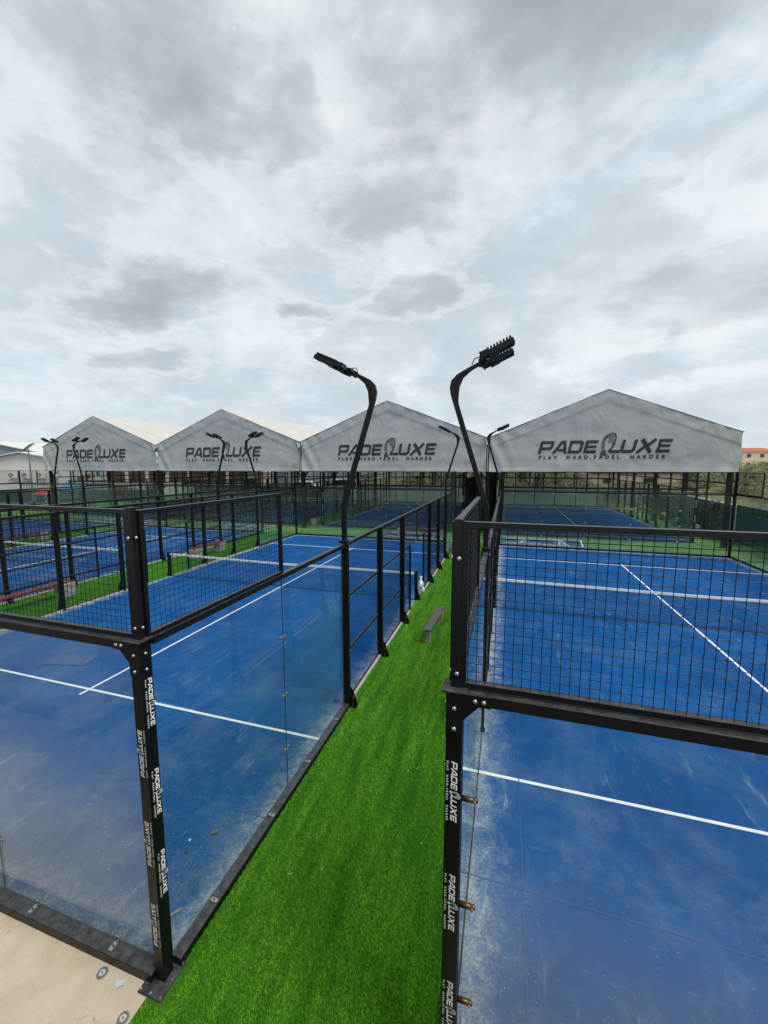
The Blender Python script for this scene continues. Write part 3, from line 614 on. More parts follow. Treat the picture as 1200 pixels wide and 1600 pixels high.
def side_fence(org, rz, label, near=False, L_=20.0):
    """local: along +x 0..20, outside is -y."""
    t = thing('court_side_fence', label, 'court fence', org, rz, 'glass and mesh side fences of the courts')
    for a in (0, 16):
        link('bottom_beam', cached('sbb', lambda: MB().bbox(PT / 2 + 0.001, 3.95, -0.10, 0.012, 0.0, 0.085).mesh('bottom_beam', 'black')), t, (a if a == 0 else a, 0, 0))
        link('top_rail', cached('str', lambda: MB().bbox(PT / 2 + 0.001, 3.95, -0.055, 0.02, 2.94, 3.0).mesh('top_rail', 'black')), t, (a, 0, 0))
        for k in (0, 1):
            gx = a + (0.06 if k == 0 else 2.0); gw = 1.94 if k == 0 else 1.945
            g = link('glass_panel', glass_mesh(gw - 0.004, 2.852), t, (gx + 0.002, 0.0, 0.0875))
            for fx in (0.24, 0.76): link('foot_clip', CLIP, g, (gw * fx, -0.0005, -0.002))
            if k == 0:
                for z in (0.62, 1.37, 2.15): link('clamp', CLAMP, g, (gw, 0, z - 0.0875))
        mesh_panel(t, a + (0.010 if a == 0 else 2.0), -0.02, 3.004, 1.98 if a == 0 else 1.98, 1.0, 0.032)
    posts = [4, 6, 8, 12, 14, 16]
    def postm():
        mb = MB(); mb.bbox(-0.035, 0.035, -0.095, 0.03, 0.01, 3.0); return mb.mesh('post', 'blackmat')
    def footm():
        mb = MB(); mb.prism([(-0.097, 0.01), (-0.23, 0.01), (-0.23, 0.05), (-0.15, 0.30), (-0.097, 0.36)], 'x', -0.035, -0.029); mb.prism([(-0.097, 0.01), (-0.23, 0.01), (-0.23, 0.05), (-0.15, 0.30), (-0.097, 0.36)], 'x', 0.029, 0.035)
        mb.box(-0.06, 0.06, -0.26, 0.05, 0.0, 0.01)
        for q in (-0.045, 0.045): mb.disc((q, -0.245, 0.01), 0.010, 0.010, 'z', 6, 1)
        for z in (0.08, 0.2): mb.disc((-0.044, -0.16, z), 0.010, 0.088, 'x', 6, 1)
        return mb.mesh('foot_bracket', ['black', 'steel'])
    def dots():
        mb = MB()
        for z in (0.98, 1.07, 1.98, 2.07, 2.93): mb.disc((0, -0.101, z), 0.010, 0.006, 'y', 7)
        return mb.mesh('post_bolts', 'steel')
    for q in posts:
        p = link('post', cached('spost', postm), t, (q, 0, 0)); link('foot_bracket', cached('foot', footm), p)
        link('post_bolts', cached('dots', dots), p, kind='stuff')
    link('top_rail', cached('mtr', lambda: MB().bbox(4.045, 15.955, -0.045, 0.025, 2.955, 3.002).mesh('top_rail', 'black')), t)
    link('kerb', cached('skb', lambda: MB().bbox(4.05, 8.9, -0.06, 0.02, 0.0, 0.05, 0.004, 0).bbox(11.1, 15.95, -0.06, 0.02, 0.0, 0.05, 0.004, 0).mesh('kerb', 'concrete')), t)
    for a, b, zt in ((4, 6, 3), (6, 8, 3), (12, 14, 3), (14, 16, 3)):
        for z in (0, 1, 2):
            f = link('mesh_panel', frame_mesh(b - a - 0.074, 0.95 if z == 2 else (0.947 if z == 0 else 0.997), 0.022, 0.03), t, (a + 0.037, 0, 0.052 if z == 0 else z * 1.0))
            link('wire_mesh', grid_mesh(b - a - 0.118, 0.90), f, (0.022, 0, 0.022))
    for a, b, z, h in ((8, 10, 2, 0.95), (10, 12, 2, 0.95), (8, 9, 0.055, 0.945), (8, 9, 1, 1.0), (11, 12, 0.055, 0.945), (11, 12, 1, 1.0)):
        a2 = a + (0.047 if a in (8,) else 0.003); b2 = b - (0.047 if b == 12 else 0.003)
        f = link('mesh_panel', frame_mesh(b2 - a2, h, 0.025, 0.03), t, (a2, 0, z)); link('wire_mesh', grid_mesh(b2 - a2 - 0.05, h - 0.05), f, (0.025, 0, 0.025))
    for x in (9.0, 11.0): link('gate_jamb', cached('jamb', lambda: MB().bbox(-0.018, 0.018, -0.045, -0.02, 0.0, 2.0).mesh('gate_jamb', 'blackmat')), t, (x, 0, 0))
    return t
NAMES = {'a': 'left front', 'b': 'right front', 'c': 'second from right', 'd': 'leftmost'}
NM = {'a': ('the front court left of the green corridor', 'the court behind it under the third canopy'),
      'b': ('the front court right of the green corridor', 'the court under the rightmost canopy'),
      'c': ('the uncovered court with pale sand streaks', 'the court under the second canopy'),
      'd': ('the outermost uncovered court on the left', 'the court under the leftmost canopy')}
for key, (x0, y0, w) in COURTS.items():
    nm = NM[key][0]
    end_wall((x0, y0, 0), 0, w, 'near glass end wall with mesh on top of ' + nm, {'a': NA, 'b': NB}.get(key, 0))
    end_wall((x0 + w, y0 + 20, 0), math.pi, w, 'far glass end wall with mesh on top of ' + nm)
    side_fence((x0 + w, y0, 0), math.pi / 2, 'right side fence of glass and mesh of ' + nm)
    side_fence((x0, y0 + 20, 0), -math.pi / 2, 'left side fence of glass and mesh of ' + nm)
for key, (x0, y0, w) in FAR.items():
    nm = {'a': 'the court under the third canopy', 'b': NM['b'][1], 'c': NM['c'][1], 'd': NM['d'][1]}[key]
    end_wall((x0, y0, 0), 0, w, 'near glass end wall of ' + nm)
    end_wall((x0 + w, y0 + 20, 0), math.pi, w, 'far glass end wall of ' + nm)
    side_fence((x0 + w, y0, 0), math.pi / 2, 'right side fence of ' + nm)
    side_fence((x0, y0 + 20, 0), -math.pi / 2, 'left side fence of ' + nm)
# extra fittings on the two near corner posts: print on the return faces, bronze clamps on the right one
def child_named(root_label, name, idx):
    for o in S.objects:
        if o.get('label') == root_label: r_ = o
    return [o for o in S.objects if o.parent == r_ and o.name.split('.')[0] == name][idx]
pa = child_named('near glass end wall with mesh on top of ' + NM['a'][0], 'post', 1)
for z in (2.63, 1.86, 1.13):      # the face towards the corridor
    z -= 0.14
    lt = link('lettering', WM_SMALL, pa, (PT / 2 + 0.0015, -0.028, z), Matrix(((0, 0, 1), (0, 1, 0), (-1, 0, 0))).to_euler()); link('tagline', TG_SMALL, lt, (0, -0.026, 0))
pb = child_named('near glass end wall with mesh on top of ' + NM['b'][0], 'post', 0)
for z in (2.27, 1.52, 0.80):
    mb = MB(); mb.tube([(0.0, 0, 0), (0.085, 0, 0)], 0.017, 10); mb.ball((0.085, 0, 0), 0.017, 10, 6); mb.disc((0.08, -0.022, 0), 0.009, 0.006, 'y', 8, 1)
    part('corner_clamp', mb, ['bronze', 'steel'], pb, (PT / 2, -0.018, z), smooth=True)

# ------------------------------------------------------------------ nets
def net(x0, yc, w, label):
    t = thing('court_net', label, 'net', (x0, yc, 0), 0, 'nets across the courts')
    def mk():
        mb = MB(); p = 0.045; nx = int((w - 0.12) / p)
        for i in range(nx + 1):
            x = 0.06 + i * p; z1 = 0.90 - 0.04 * (1 - abs(2 * x / w - 1)); mb.add([(x - .0018, 0, 0.02), (x + .0018, 0, 0.02), (x + .0018, 0, z1), (x - .0018, 0, z1)], [(0, 1, 2, 3)])
        for j in range(20):
            z = 0.03 + j * 0.044; mb.add([(0.05, .001, z), (w - 0.05, .001, z), (w - 0.05, .001, z + .0034), (0.05, .001, z + .0034)], [(0, 1, 2, 3)])
        return mb.mesh('net_mesh', 'netc')
    link('net_mesh', cached(('net', w), mk), t)
    def band():
        mb = MB(); n = 20
        for i in range(n + 1):
            x = 0.05 + (w - 0.1) * i / n; z = 0.92 - 0.04 * (1 - abs(2 * x / w - 1))
            for dy, dz in ((-.014, -.065), (-.012, 0), (.012, 0), (.014, -.065)): mb.v.append((x, dy, z + dz))
        for i in range(n):
            for k in range(4): a = i * 4 + k; b = i * 4 + (k + 1) % 4; mb.f.append((a, b, b + 4, a + 4)); mb.mi.append(0)
        return mb.mesh('net_band', 'tape')
    link('net_band', cached(('band', w), band), t)
    link('bottom_cord', cached(('bc', w), lambda: MB().tube([(0.05, 0, 0.025), (w - 0.05, 0, 0.025)], 0.012, 6).mesh('bottom_cord', 'netc')), t)
    for x, s_ in ((0.0, -1), (w, 1)):
        def pm(s_=s_):
            mb = MB(); mb.bbox(-0.045, 0.045, -0.045, 0.045, 0, 0.96); mb.prism([(0.045 * s_, 0.0), (0.15 * s_, 0.0), (0.15 * s_, 0.05), (0.045 * s_, 0.45)], 'y', -0.02, 0.02)
            for z in (0.08, 0.2, 0.6, 0.75, 0.88): mb.disc((0, -0.052, z), 0.009, 0.008, 'y', 6, 1)
            return mb.mesh('net_post', ['blackmat', 'steel'])
        link('net_post', cached(('np', s_), pm), t, (x - 0.02 * s_, 0, 0))
for key, (x0, y0, w) in COURTS.items(): net(x0, y0 + 10, w, 'white taped black net across ' + NM[key][0])
for key, (x0, y0, w) in FAR.items(): net(x0, y0 + 10, w, 'white taped net across ' + {'a': 'the court under the third canopy'}.get(key, NM[key][1]))

# ------------------------------------------------------------------ floodlight masts (local: the court lies towards -x)
def make_mast():
    t = thing('floodlight_mast', 'm', 'floodlight', (0, 0, 0), 0, 'bent floodlight masts on the side fences')
    mb = MB(); P = [(0.03, 0, 2.86), (0.02, 0, 3.66), (0.57, 0, 5.42), (0.585, 0, 5.52), (0.565, 0, 5.61), (0.50, 0, 5.69), (0.40, 0, 5.745), (0.18, 0, 5.85)]
    Pv = [Vector(p) for p in P]; n = len(P); vs = []
    for i, p in enumerate(Pv):
        d = (Pv[min(i + 1, n - 1)] - Pv[max(i - 1, 0)]).normalized(); sv = Vector((0, 1, 0)); u = d.cross(sv)
        w = 0.038 if i < 5 else 0.027
        for a, b in ((-1, -1), (1, -1), (1, 1), (-1, 1)): vs.append(p + sv * w * a * 0.9 + u * w * b)
    fs = [(3, 2, 1, 0), tuple(range(4 * n - 4, 4 * n))] + [(4 * i + k, 4 * i + (k + 1) % 4, 4 * i + 4 + (k + 1) % 4, 4 * i + 4 + k) for i in range(n - 1) for k in range(4)]
    mb.add(vs, fs)
    part('pole', mb, 'blackmat', t)
    part('corner_gusset', MB().prism([(0.48, 5.10), (0.575, 5.42), (0.58, 5.51), (0.55, 5.61), (0.48, 5.69), (0.38, 5.745), (0.18, 5.84), (0.33, 5.735), (0.42, 5.655), (0.475, 5.53), (0.49, 5.36)], 'y', -0.012, 0.012), 'blackmat', t)
    mb = MB(); mb.box(-0.055, 0.085, -0.065, 0.065, 2.90, 2.95); mb.box(-0.055, 0.085, -0.065, 0.065, 3.02, 3.06)
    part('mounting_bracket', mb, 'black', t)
    ca, sa = math.cos(R(24)), math.sin(R(24))
    cb = MB(); cb.bar((0.14, -0.36, 5.88), (0.14, 0.36, 5.88), 0.05, 0.05); cb.box(0.09, 0.20, -0.06, 0.06, 5.81, 5.91)
    cb.tube([(0.30, 0.0, 5.84), (0.26, 0.03, 5.92), (0.19, 0.05, 5.93), (0.15, 0.10, 5.90)], 0.008, 6)
    part('cross_bar', cb, 'blackmat', t)
    for sy in (-0.27, 0.27):
        fm = MB(); ln = 0.43; hw = 0.105
        fm.box(-ln, -0.06, -hw, hw, 0.0, 0.035)
        for k in range(8): x = -ln + 0.02 + k * 0.046; fm.box(x, x + 0.022, -hw + 0.01, hw - 0.01, 0.035, 0.075)
        fm.box(-ln, -ln + 0.016, -hw, hw, -0.035, 0.0); fm.box(-ln + .016, -0.06, -hw, -hw + 0.014, -0.035, 0.0); fm.box(-ln + .016, -0.06, hw - 0.014, hw, -0.035, 0.0)
        fm.box(-0.20, -0.06, -hw + .014, hw - .014, -0.05, 0.0)
        fm.box(-0.06, 0.03, -hw, -hw + 0.02, -0.02, 0.06); fm.box(-0.06, 0.03, hw - 0.02, hw, -0.02, 0.06); fm.box(0.03, 0.05, -hw, hw, -0.03, 0.07)
        h = part('floodlight', fm, 'blackmat', t, (0.10, sy, 5.88), (0, R(24), 0))
        part('lens', MB().box(-ln + .017, -0.201, -hw + .015, hw - .015, -0.022, -0.012), 'lens', h)
    return t
mast = make_mast(); first = True
MASTS = [(0.0, 4.0, 0, 'tall black bent floodlight mast leaning over the green corridor from the left fence'),
         (BX, 4.05, 1, 'tall black bent floodlight mast beside the near mesh corner of the right court'),
         (0.0, 16.0, 0, 'small distant floodlight mast at the far end of the left fence of the green corridor'),
         (BX, 16.0, 1, 'small distant floodlight mast in front of the gap left of the rightmost canopy'),
         (-10.0, 16.0, 1, 'distant floodlight mast crossing the end of the print on the second canopy'),
         (-12.5, 16.0, 0, 'distant floodlight mast crossing the middle of the print on the second canopy'),
         (-22.5, 16.0, 1, 'distant floodlight mast crossing the first letters on the leftmost canopy'),
         (-25.0, 16.0, 0, 'distant floodlight mast at the left edge of the leftmost canopy')]
for x, y, fl, lab in MASTS:
    rz = math.pi if fl else 0.0
    xo = x + (0.10 if not fl else -0.10) * 0
    if first: mast.location = (x, y, 0); mast.rotation_euler = (0, 0, rz); mast['label'] = lab; first = False
    else: dup(mast, (xo, y, 0), rz, lab)

# ------------------------------------------------------------------ canopies over the far courts
TX0, TP, TY, TYE = -35.94, 12.5, 22.5, 44.6
ZB, ZE, ZA = 3.965, 5.96, 8.42
def gable_y(x, z, seed, w=TP - 0.16):
    top = ZE + (ZA - ZE) * (1 - abs(2 * x / w - 1)); dslope = top - z
    y = 0.05 * mnoise.fractal(Vector((x * 0.45 + seed * 9, z * 0.6, 0)), 1.0, 2.0, 4)
    e = min(x, w - x); k = max(0, 1 - e / 1.8)
    y += 0.05 * k * math.sin((z * 1.1 + x * 2.3 * (1 if x < w / 2 else -1)) * 3.2 + seed)
    lowk = max(0, 1 - (z - ZB) / 0.5); y += 0.022 * lowk * math.sin(x * 4.1 + 2.0 * mnoise.noise(Vector((x * 0.8, seed, 0))) * 3)
    y -= 0.030 / (1 + math.exp(-(0.62 - dslope) * 60)); y += 0.018 * math.exp(-((dslope - 0.30) / 0.25) ** 2) * math.sin(x * 7 + 4 * mnoise.noise(Vector((x, seed, 2)))); y -= 0.015 / (1 + math.exp(-(0.14 - (z - ZB)) * 60))
    return y
def gable_mesh(seed, back=False):
    mb = MB(); nx, nz = 96, 44; w = TP - 0.16
    for j in range(nz + 1):
        for i in range(nx + 1):
            x = w * i / nx; top = ZE + 0.0 + (ZA - ZE) * (1 - abs(2 * x / w - 1)); z = ZB + (top - ZB) * j / nz
            y = gable_y(x, z, seed); lowk = max(0, 1 - (z - ZB) / 0.5)
            sc = 0.02 * math.sin(x * 2.6 + seed) * lowk
            mb.v.append((x + 0.08, y, z + (sc if j == 0 else 0)))
    for j in range(nz):
        for i in range(nx): a = j * (nx + 1) + i; mb.f.append((a, a + 1, a + nx + 2, a + nx + 1)); mb.mi.append(0)
    return mb.mesh('gable_panel', 'fabric', True)
def roof_mesh(side, seed):
    mb = MB(); nx, ny = 16, 60; hw = TP / 2
    for j in range(ny + 1):
        for i in range(nx + 1):
            s_ = i / nx; x = hw * (1 - s_) if side < 0 else hw + hw * s_; y = (TYE - TY + 0.1) * j / ny - 0.05
            z = ZA - (ZA - ZE) * s_ - 0.10 * abs(math.sin(math.pi * (y / 5.5))) * math.sin(math.pi * min(1, s_ * 1.0)) * 0.9 - 0.03 * abs(math.sin(math.pi * y / 5.5)) + 0.02 * mnoise.noise(Vector((x, y * 1.4, seed)))
            mb.v.append((x, y, z + 0.02))
    for j in range(ny):
        for i in range(nx): a = j * (nx + 1) + i; f = (a, a + 1, a + nx + 2, a + nx + 1); mb.f.append(f if side > 0 else f[::-1]); mb.mi.append(0)
    return mb.mesh('roof_panel', 'fabriclight', True)
TL = ['leftmost grey pitched fabric canopy with printed wordmark on its gable', 'second grey fabric canopy from the left with two masts before its print',
      'third grey fabric canopy from the left, behind the left front court', 'largest, rightmost grey fabric canopy behind the right front court']
bays = [0.30, 5.6, 11.1, 16.6, 21.9]
for i in range(4):
    X = TX0 + TP * i
    t = thing('fabric_canopy', TL[i], 'canopy', (X, TY, 0), 0, 'grey canopies over the far courts')
    link('gable_panel', gable_mesh(i), t, (0, 0, 0)); link('gable_panel', cached('bgable', lambda: gable_mesh(7)), t, (0, TYE - TY, 0))
    link('roof_panel', roof_mesh(-1, i), t); link('roof_panel', roof_mesh(1, i), t)
    for nm_, me_, zc, xc, kz in (('wordmark', wordmark_mesh('wordmark', 6.55, 'ink'), 5.0, TP / 2 - 0.1, 1.14), ('tagline', tagline_mesh('tagline', 6.3, 'ink', 0.27), 4.70, TP / 2 - 0.25, 1.0)):
        for v in me_.vertices:
            x_, z_ = v.co.x + xc, v.co.y * kz + zc; v.co = Vector((x_, gable_y(x_ - 0.08, z_, i) - 0.020 - v.co.z, z_))
        me_.update(); link(nm_, me_, t)
    ends = (0, 1) if i == 3 else (0,)
    for q in ends:
        for yb in bays:
            link('column', cached('col', lambda: MB().bbox(-0.10, 0.10, -0.10, 0.10, 0.016, ZE - 0.12).bbox(-0.2, 0.2, -0.2, 0.2, 0.0, 0.016, 0.003).mesh('column', 'blackmat')), t, (TP * q + (-0.3 if q else (0.3 if i == 0 else 0)), yb, 0))
    if True:
        for q in ends:
            sb = MB(); xq = TP * q + (-0.3 if q else (0.3 if i == 0 else 0))
            for z in (3.35, 4.6): sb.box(xq - 0.04, xq + 0.04, 0.22, 21.78, z, z + 0.08)
            part('side_rail', sb, 'blackmat', t)
            for yb in (2.85, 8.35, 13.85, 19.25): link('stud', cached('stud', lambda: MB().box(-0.04, 0.04, -0.04, 0.04, 0.0, 5.6).mesh('stud', 'blackmat')), t, (xq + 0.09, yb, 0))
            for yb in bays[:-1]: link('side_brace', cached('sbr', lambda: MB().bar((0, 0.1, 3.4), (0, 1.5, 4.6), 0.05, 0.05).mesh('side_brace', 'blackmat')), t, (xq - 0.05, yb, 0))
    for yb in bays:
        bm = MB(); bm.bar((0.1, 0, ZE - 0.22), (TP / 2, 0, ZA - 0.22), 0.1, 0.16); bm.bar((TP / 2, 0, ZA - 0.22), (TP - 0.1, 0, ZE - 0.22), 0.1, 0.16)
        bm.bar((0.1, 0, ZE - 0.9), (TP - 0.1, 0, ZE - 0.9), 0.09, 0.09)
        link('roof_truss', cached('truss', lambda: bm.mesh('roof_truss', 'blackmat')), t, (0, yb, 0))
        for s_ in (0, 1):
            link('brace', cached('br%d' % s_, lambda: (MB().bar((0.08, 0, 3.45), (1.15, 0, 5.02), 0.06, 0.06) if s_ == 0 else MB().bar((TP - 0.08, 0, 3.45), (TP - 1.15, 0, 5.02), 0.06, 0.06)).mesh('brace', 'blackmat')), t, (0, yb, 0))
    if i < 3:
        gm = MB(); gm.box(-0.16, 0.16, -0.15, TYE - TY, 5.74, 5.77); gm.box(-0.17, -0.155, -0.15, TYE - TY, 5.77, 5.97); gm.box(0.155, 0.17, -0.15, TYE - TY, 5.77, 5.97)
        gm.prism([(-0.17, 5.97), (-0.17, 5.66), (-0.10, 5.56), (0.10, 5.56), (0.17, 5.66), (0.17, 5.97), (0.12, 5.86), (-0.12, 5.86)], 'y', -0.20, -0.17); part('gutter', gm, 'roofwhite', t, (TP, 0, 0)); part('gutter_strap', MB().bar((-0.18, -0.215, 5.95), (-0.10, -0.215, 5.55), .03, .02, upv=(0, 1, 0)).bar((0.18, -0.215, 5.95), (0.10, -0.215, 5.55), .03, .02, upv=(0, 1, 0)).box(-.1, .1, -0.225, -0.205, 5.53, 5.56), 'blackmat', t, (TP, 0, 0))
        lm = MB(); lm.box(-0.02, 0.02, -0.06, -0.03, ZB + 0.02, 5.72); part('lacing_strip', lm, 'coping', t, (TP, 0, 0))
    # lighter steelwork across the back of the canopy and along its sides
    bk = MB()
    for k in range(1, 6): bk.box(TP * k / 6 - 0.05, TP * k / 6 + 0.05, 0, 0.08, 0, 4.9)
    for z in (2.95, 4.1): bk.box(0.1, TP - 0.1, 0.012, 0.068, z, z + 0.07)
    part('rear_frame', bk, 'blackmat', t, (0, TYE - TY + 0.2, 0))

# black windscreen along the right side of the court under the third canopy
mb = MB()
for i in range(60):
    y0_, y1_ = 24.1 + i * 0.33, 24.1 + (i + 1) * 0.33
    a = 0.13 + 0.03 * math.sin(i * 1.3); b = 0.13 + 0.03 * math.sin((i + 1) * 1.3)
    mb.add([(a, y0_, 0.1), (b, y1_, 0.1), (b, y1_, 3.45), (a, y0_, 3.45)], [(0, 1, 2, 3)])
wsr = part('windscreen', mb, 'blackscreen', None, label='black fabric windscreen along the passage between the third and rightmost canopies', cat='windscreen')

# ------------------------------------------------------------------ benches, mat, small things
b = thing('bench', 'low speckled plank bench on two pale blocks standing on the green corridor', 'bench', (0.99, 7.68, 0), R(-3), 'benches beside the courts')
part('seat', MB().bbox(-0.10, 0.10, -0.86, 0.86, 0.37, 0.40, 0.004), 'plank', b)
for y in (-0.70, 0.70): part('leg', MB().bbox(-0.06, 0.06, y - 0.045, y + 0.045, 0, 0.37, 0.004), 'block', b)
def red_bench(x, y, rz, ln, lab):
    b = thing('bench', lab, 'bench', (x, y, 0), rz, 'benches beside the courts')
    part('seat', MB().bbox(-0.16, 0.16, -ln / 2, ln / 2, 0.44, 0.49, 0.004), 'redwood', b)
    for s_ in (-1, 1): part('leg', MB().bbox(-0.22, 0.22, s_ * ln / 2 - 0.2 * (1 + s_) - 0.02, s_ * ln / 2 + 0.2 * (1 - s_) + 0.02, 0, 0.44 if True else 0.5, 0.01), 'concrete', b)
red_bench(-11.45, 5.9, 0, 2.7, 'red plank bench on concrete blocks seen through the near mesh corner')
red_bench(-11.35, 13.7, 0, 2.1, 'red plank bench on concrete blocks beyond the white net tape of the left front court')
red_bench(-23.9, 13.2, 0, 2.6, 'red plank bench between the two leftmost uncovered courts')
red_bench(-11.1, 25.4, R(8), 2.2, 'red plank bench on a white block in the passage under the canopies')
red_bench(-2.3, 21.75, math.pi / 2, 2.9, 'red plank bench on the patterned blue mat behind the left front court')

MT['matblue'] = mat('blue_mat', (0.02, 0.10, 0.22), 0.9, 0, 0.4, 3)
def floor_mat(x0, x1, lab):
    o = thing('floor_mat', lab, 'floor mat', (x0, 20.75, 0), 0, 'patterned mats between the court rows')
    wd = x1 - x0; part('mat_base', MB().box(0, wd, 0, 2.1, -0.004, 0.008), 'matblue', o)
    mb = MB(); r_ = random.Random(int(abs(x0) * 10))
    def st(a, b, w): mb.bar((a[0], a[1], 0.010), (b[0], b[1], 0.010), w, 0.003)
    for y in (0.04, 2.05): st((0.05, y), (wd - 0.05, y), 0.07)
    st((wd - 0.25, 0.1), (wd - 0.06, 2.0), 0.08); st((wd - 0.9, 0.1), (wd - 1.4, 2.0), 0.08)
    x = 0.2
    while x < wd - 1.6:
        y = 0.18 + r_.random() * 0.2; st((x, y), (x + 0.35, y + 0.16), 0.09); st((x + 0.35, y + 0.16), (x + 0.62, y - 0.02), 0.09)
        y = 1.70; st((x, y), (x + 0.3, y + 0.14), 0.08); st((x + 0.32, y + 0.12), (x + 0.62, y), 0.08)
        if r_.random() < 0.35:
            st((x + 0.2, 0.5), (x + 0.45, 1.5), 0.07); st((x, 0.95), (x + 0.65, 1.0), 0.07); st((x + 0.1, 1.35), (x + 0.6, 1.4), 0.06)
        x += 0.66
    q = part('painted_pattern', mb, 'line', o)
floor_mat(2.5, 6.95, 'blue mat with white pattern on the grass strip behind the right front court')
floor_mat(-4.6, 0.05, 'blue mat with white pattern under the bench behind the left front court')
floor_mat(-17.5, -13.2, 'blue mat with white pattern behind the sand streaked court')
floor_mat(-29.0, -23.0, 'blue mat with white pattern behind the outermost left court')

# crumpled bag hanging on the net post by the corridor
mb = MB(); random.seed(3)
mb.ball((0, 0, 0.0), 0.10, 12, 9, (0.8, 0.9, 1.5), 0.35); mb.ball((0.02, 0.03, -0.17), 0.09, 10, 8, (1, 0.8, 1.2), 0.4)
for k in range(3): mb.bar((0, 0, 0.12), (-0.04 + 0.03 * k, 0.02 * k, 0.27), 0.03, 0.006)
part('plastic_bag', mb, 'bag', None, (0.16, 9.93, 0.55), smooth=True, label='crumpled white plastic bag hanging from the net post beside the corridor', cat='plastic bag')
# litter and floor fittings
def leafm(s_):
    mb = MB(); pts = [(0, 0), (0.3, 0.2), (0.75, 0.16), (1.05, 0), (0.7, -0.2), (0.28, -0.17)]
    mb.add([(p[0] * s_, p[1] * s_, 0.012 + 0.02 * math.sin(p[0] * 3)) for p in pts] + [(0.5 * s_, 0, 0.004)], [(i, (i + 1) % 6, 6) for i in range(6)]); return mb
def small(nm, mb, m_, loc, rz, lab, cat, grp=None): part(nm, mb, m_, None, loc, (0, 0, rz), label=lab, cat=cat, group=grp)
small('dry_leaf', leafm(0.11), 'leafdry', (-0.55, 1.16, 0.004), 0.6, 'curled dry leaf on the blue floor near the left side glass', 'leaf')
small('dry_leaf', leafm(0.05), 'leafdry', (-0.62, 0.90, 0.004), 2.1, 'small broken leaf on the blue floor nearest the corner post', 'leaf')
small('white_pebble', MB().ball((0, 0, 0.012), 0.014, 8, 6), 'line', (-0.72, 1.03, 0), 0, 'small round white pebble on the blue floor behind the side glass', 'pebble')
small('wood_splinter', MB().bar((0, 0, 0.01), (0.13, 0.05, 0.01), 0.018, 0.01), 'block', (-0.33, 0.30, 0.004), 0.6, 'pale wood splinter lying inside the near corner of the glass', 'splinter')
def ringm(r, r_in):
    mb = MB(); mb.tube([(r * math.cos(a), r * math.sin(a), 0.005) for a in [2 * math.pi * k / 20 for k in range(21)]], 0.010, 6); mb.disc((0, 0, 0.0), r_in, 0.008, 'z', 16, 1); mb.disc((0, 0, 0.008), r_in * 0.35, 0.002, 'z', 10, 2)
    return mb
for x, y, lab in ((-0.52, -0.18, 'round metal floor cap on the cream concrete nearer the court'), (-0.09, -0.345, 'round metal floor cap at the edge of the turf by the corner plate')):
    part('floor_drain', ringm(0.033, 0.024), ['pole', 'coping', 'grille'], None, (x, y, 0.0), smooth=False, label=lab, cat='floor cap', group='round metal caps in the concrete')
mb = MB(); mb.add([(0, 0, 0), (.06, .02, .006), (.05, .06, .002), (.02, .045, .008), (-.02, .06, .001), (-.03, .04, .004)], [(0, 1, 2, 3), (0, 3, 4, 5)])
small('paper_scrap', mb, 'paper', (-0.32, -0.225, 0.002), 0.3, 'torn pale paper scrap on the cream concrete beside the floor cap', 'paper scrap')
mb = MB(); mb.bbox(0, 0.12, 0, 0.10, 0, 0.012, 0.003); part('hatch_plate', mb, 'pole', None, (0.06, -0.52, 0.012), label='small grey metal plate lying in the turf at the bottom of the picture', cat='metal plate')
mb = MB(); mb.box(0, 1.0, 0, 0.45, 0, 0.02); part('dark_rectangle', mb, 'seam', None, (-7.0, 3.45, 0.003), (0, 0, R(14)), label='flat dark blue rectangle lying on the left front court behind the white line', cat='board')  # thin dark blue rectangle laid on the court floor
mb = MB()
for k in range(420):
    x, y = -0.15 - abs(random.gauss(0, 1.2)), 0.15 + abs(random.gauss(0, 1.1)); s_ = random.uniform(0.002, 0.005)
    mb.add([(x - s_, y, 0.003), (x, y - s_, 0.003), (x + s_, y, 0.003), (x, y + s_, 0.003), (x, y, 0.003 + s_)], [(0, 1, 4), (1, 2, 4), (2, 3, 4), (3, 0, 4)])
for k in range(160):
    x, y = BX + 0.15 + abs(random.gauss(0, 1.2)), 0.2 + abs(random.gauss(0, 0.9)); s_ = random.uniform(0.002, 0.005)
    mb.add([(x - s_, y, 0.003), (x, y - s_, 0.003), (x + s_, y, 0.003), (x, y + s_, 0.003), (x, y, 0.003 + s_)], [(0, 1, 4), (1, 2, 4), (2, 3, 4), (3, 0, 4)])
part('grit', mb, 'dot', None, kind='stuff', label='pale grit scattered over the near ends of the two front courts', cat='grit')
mb = MB()
for k in range(7):
    x, y, a = random.uniform(0.3, 2.2), random.uniform(-1.4, 3), random.uniform(0, 3); l_ = random.uniform(0.02, 0.05)
    mb.bar((x, y, 0.03), (x + l_ * math.cos(a), y + l_ * math.sin(a), 0.032), 0.004, 0.002)
part('straw_bits', mb, 'dot', None, kind='stuff', label='pale straw bits lying on the corridor turf', cat='straw')

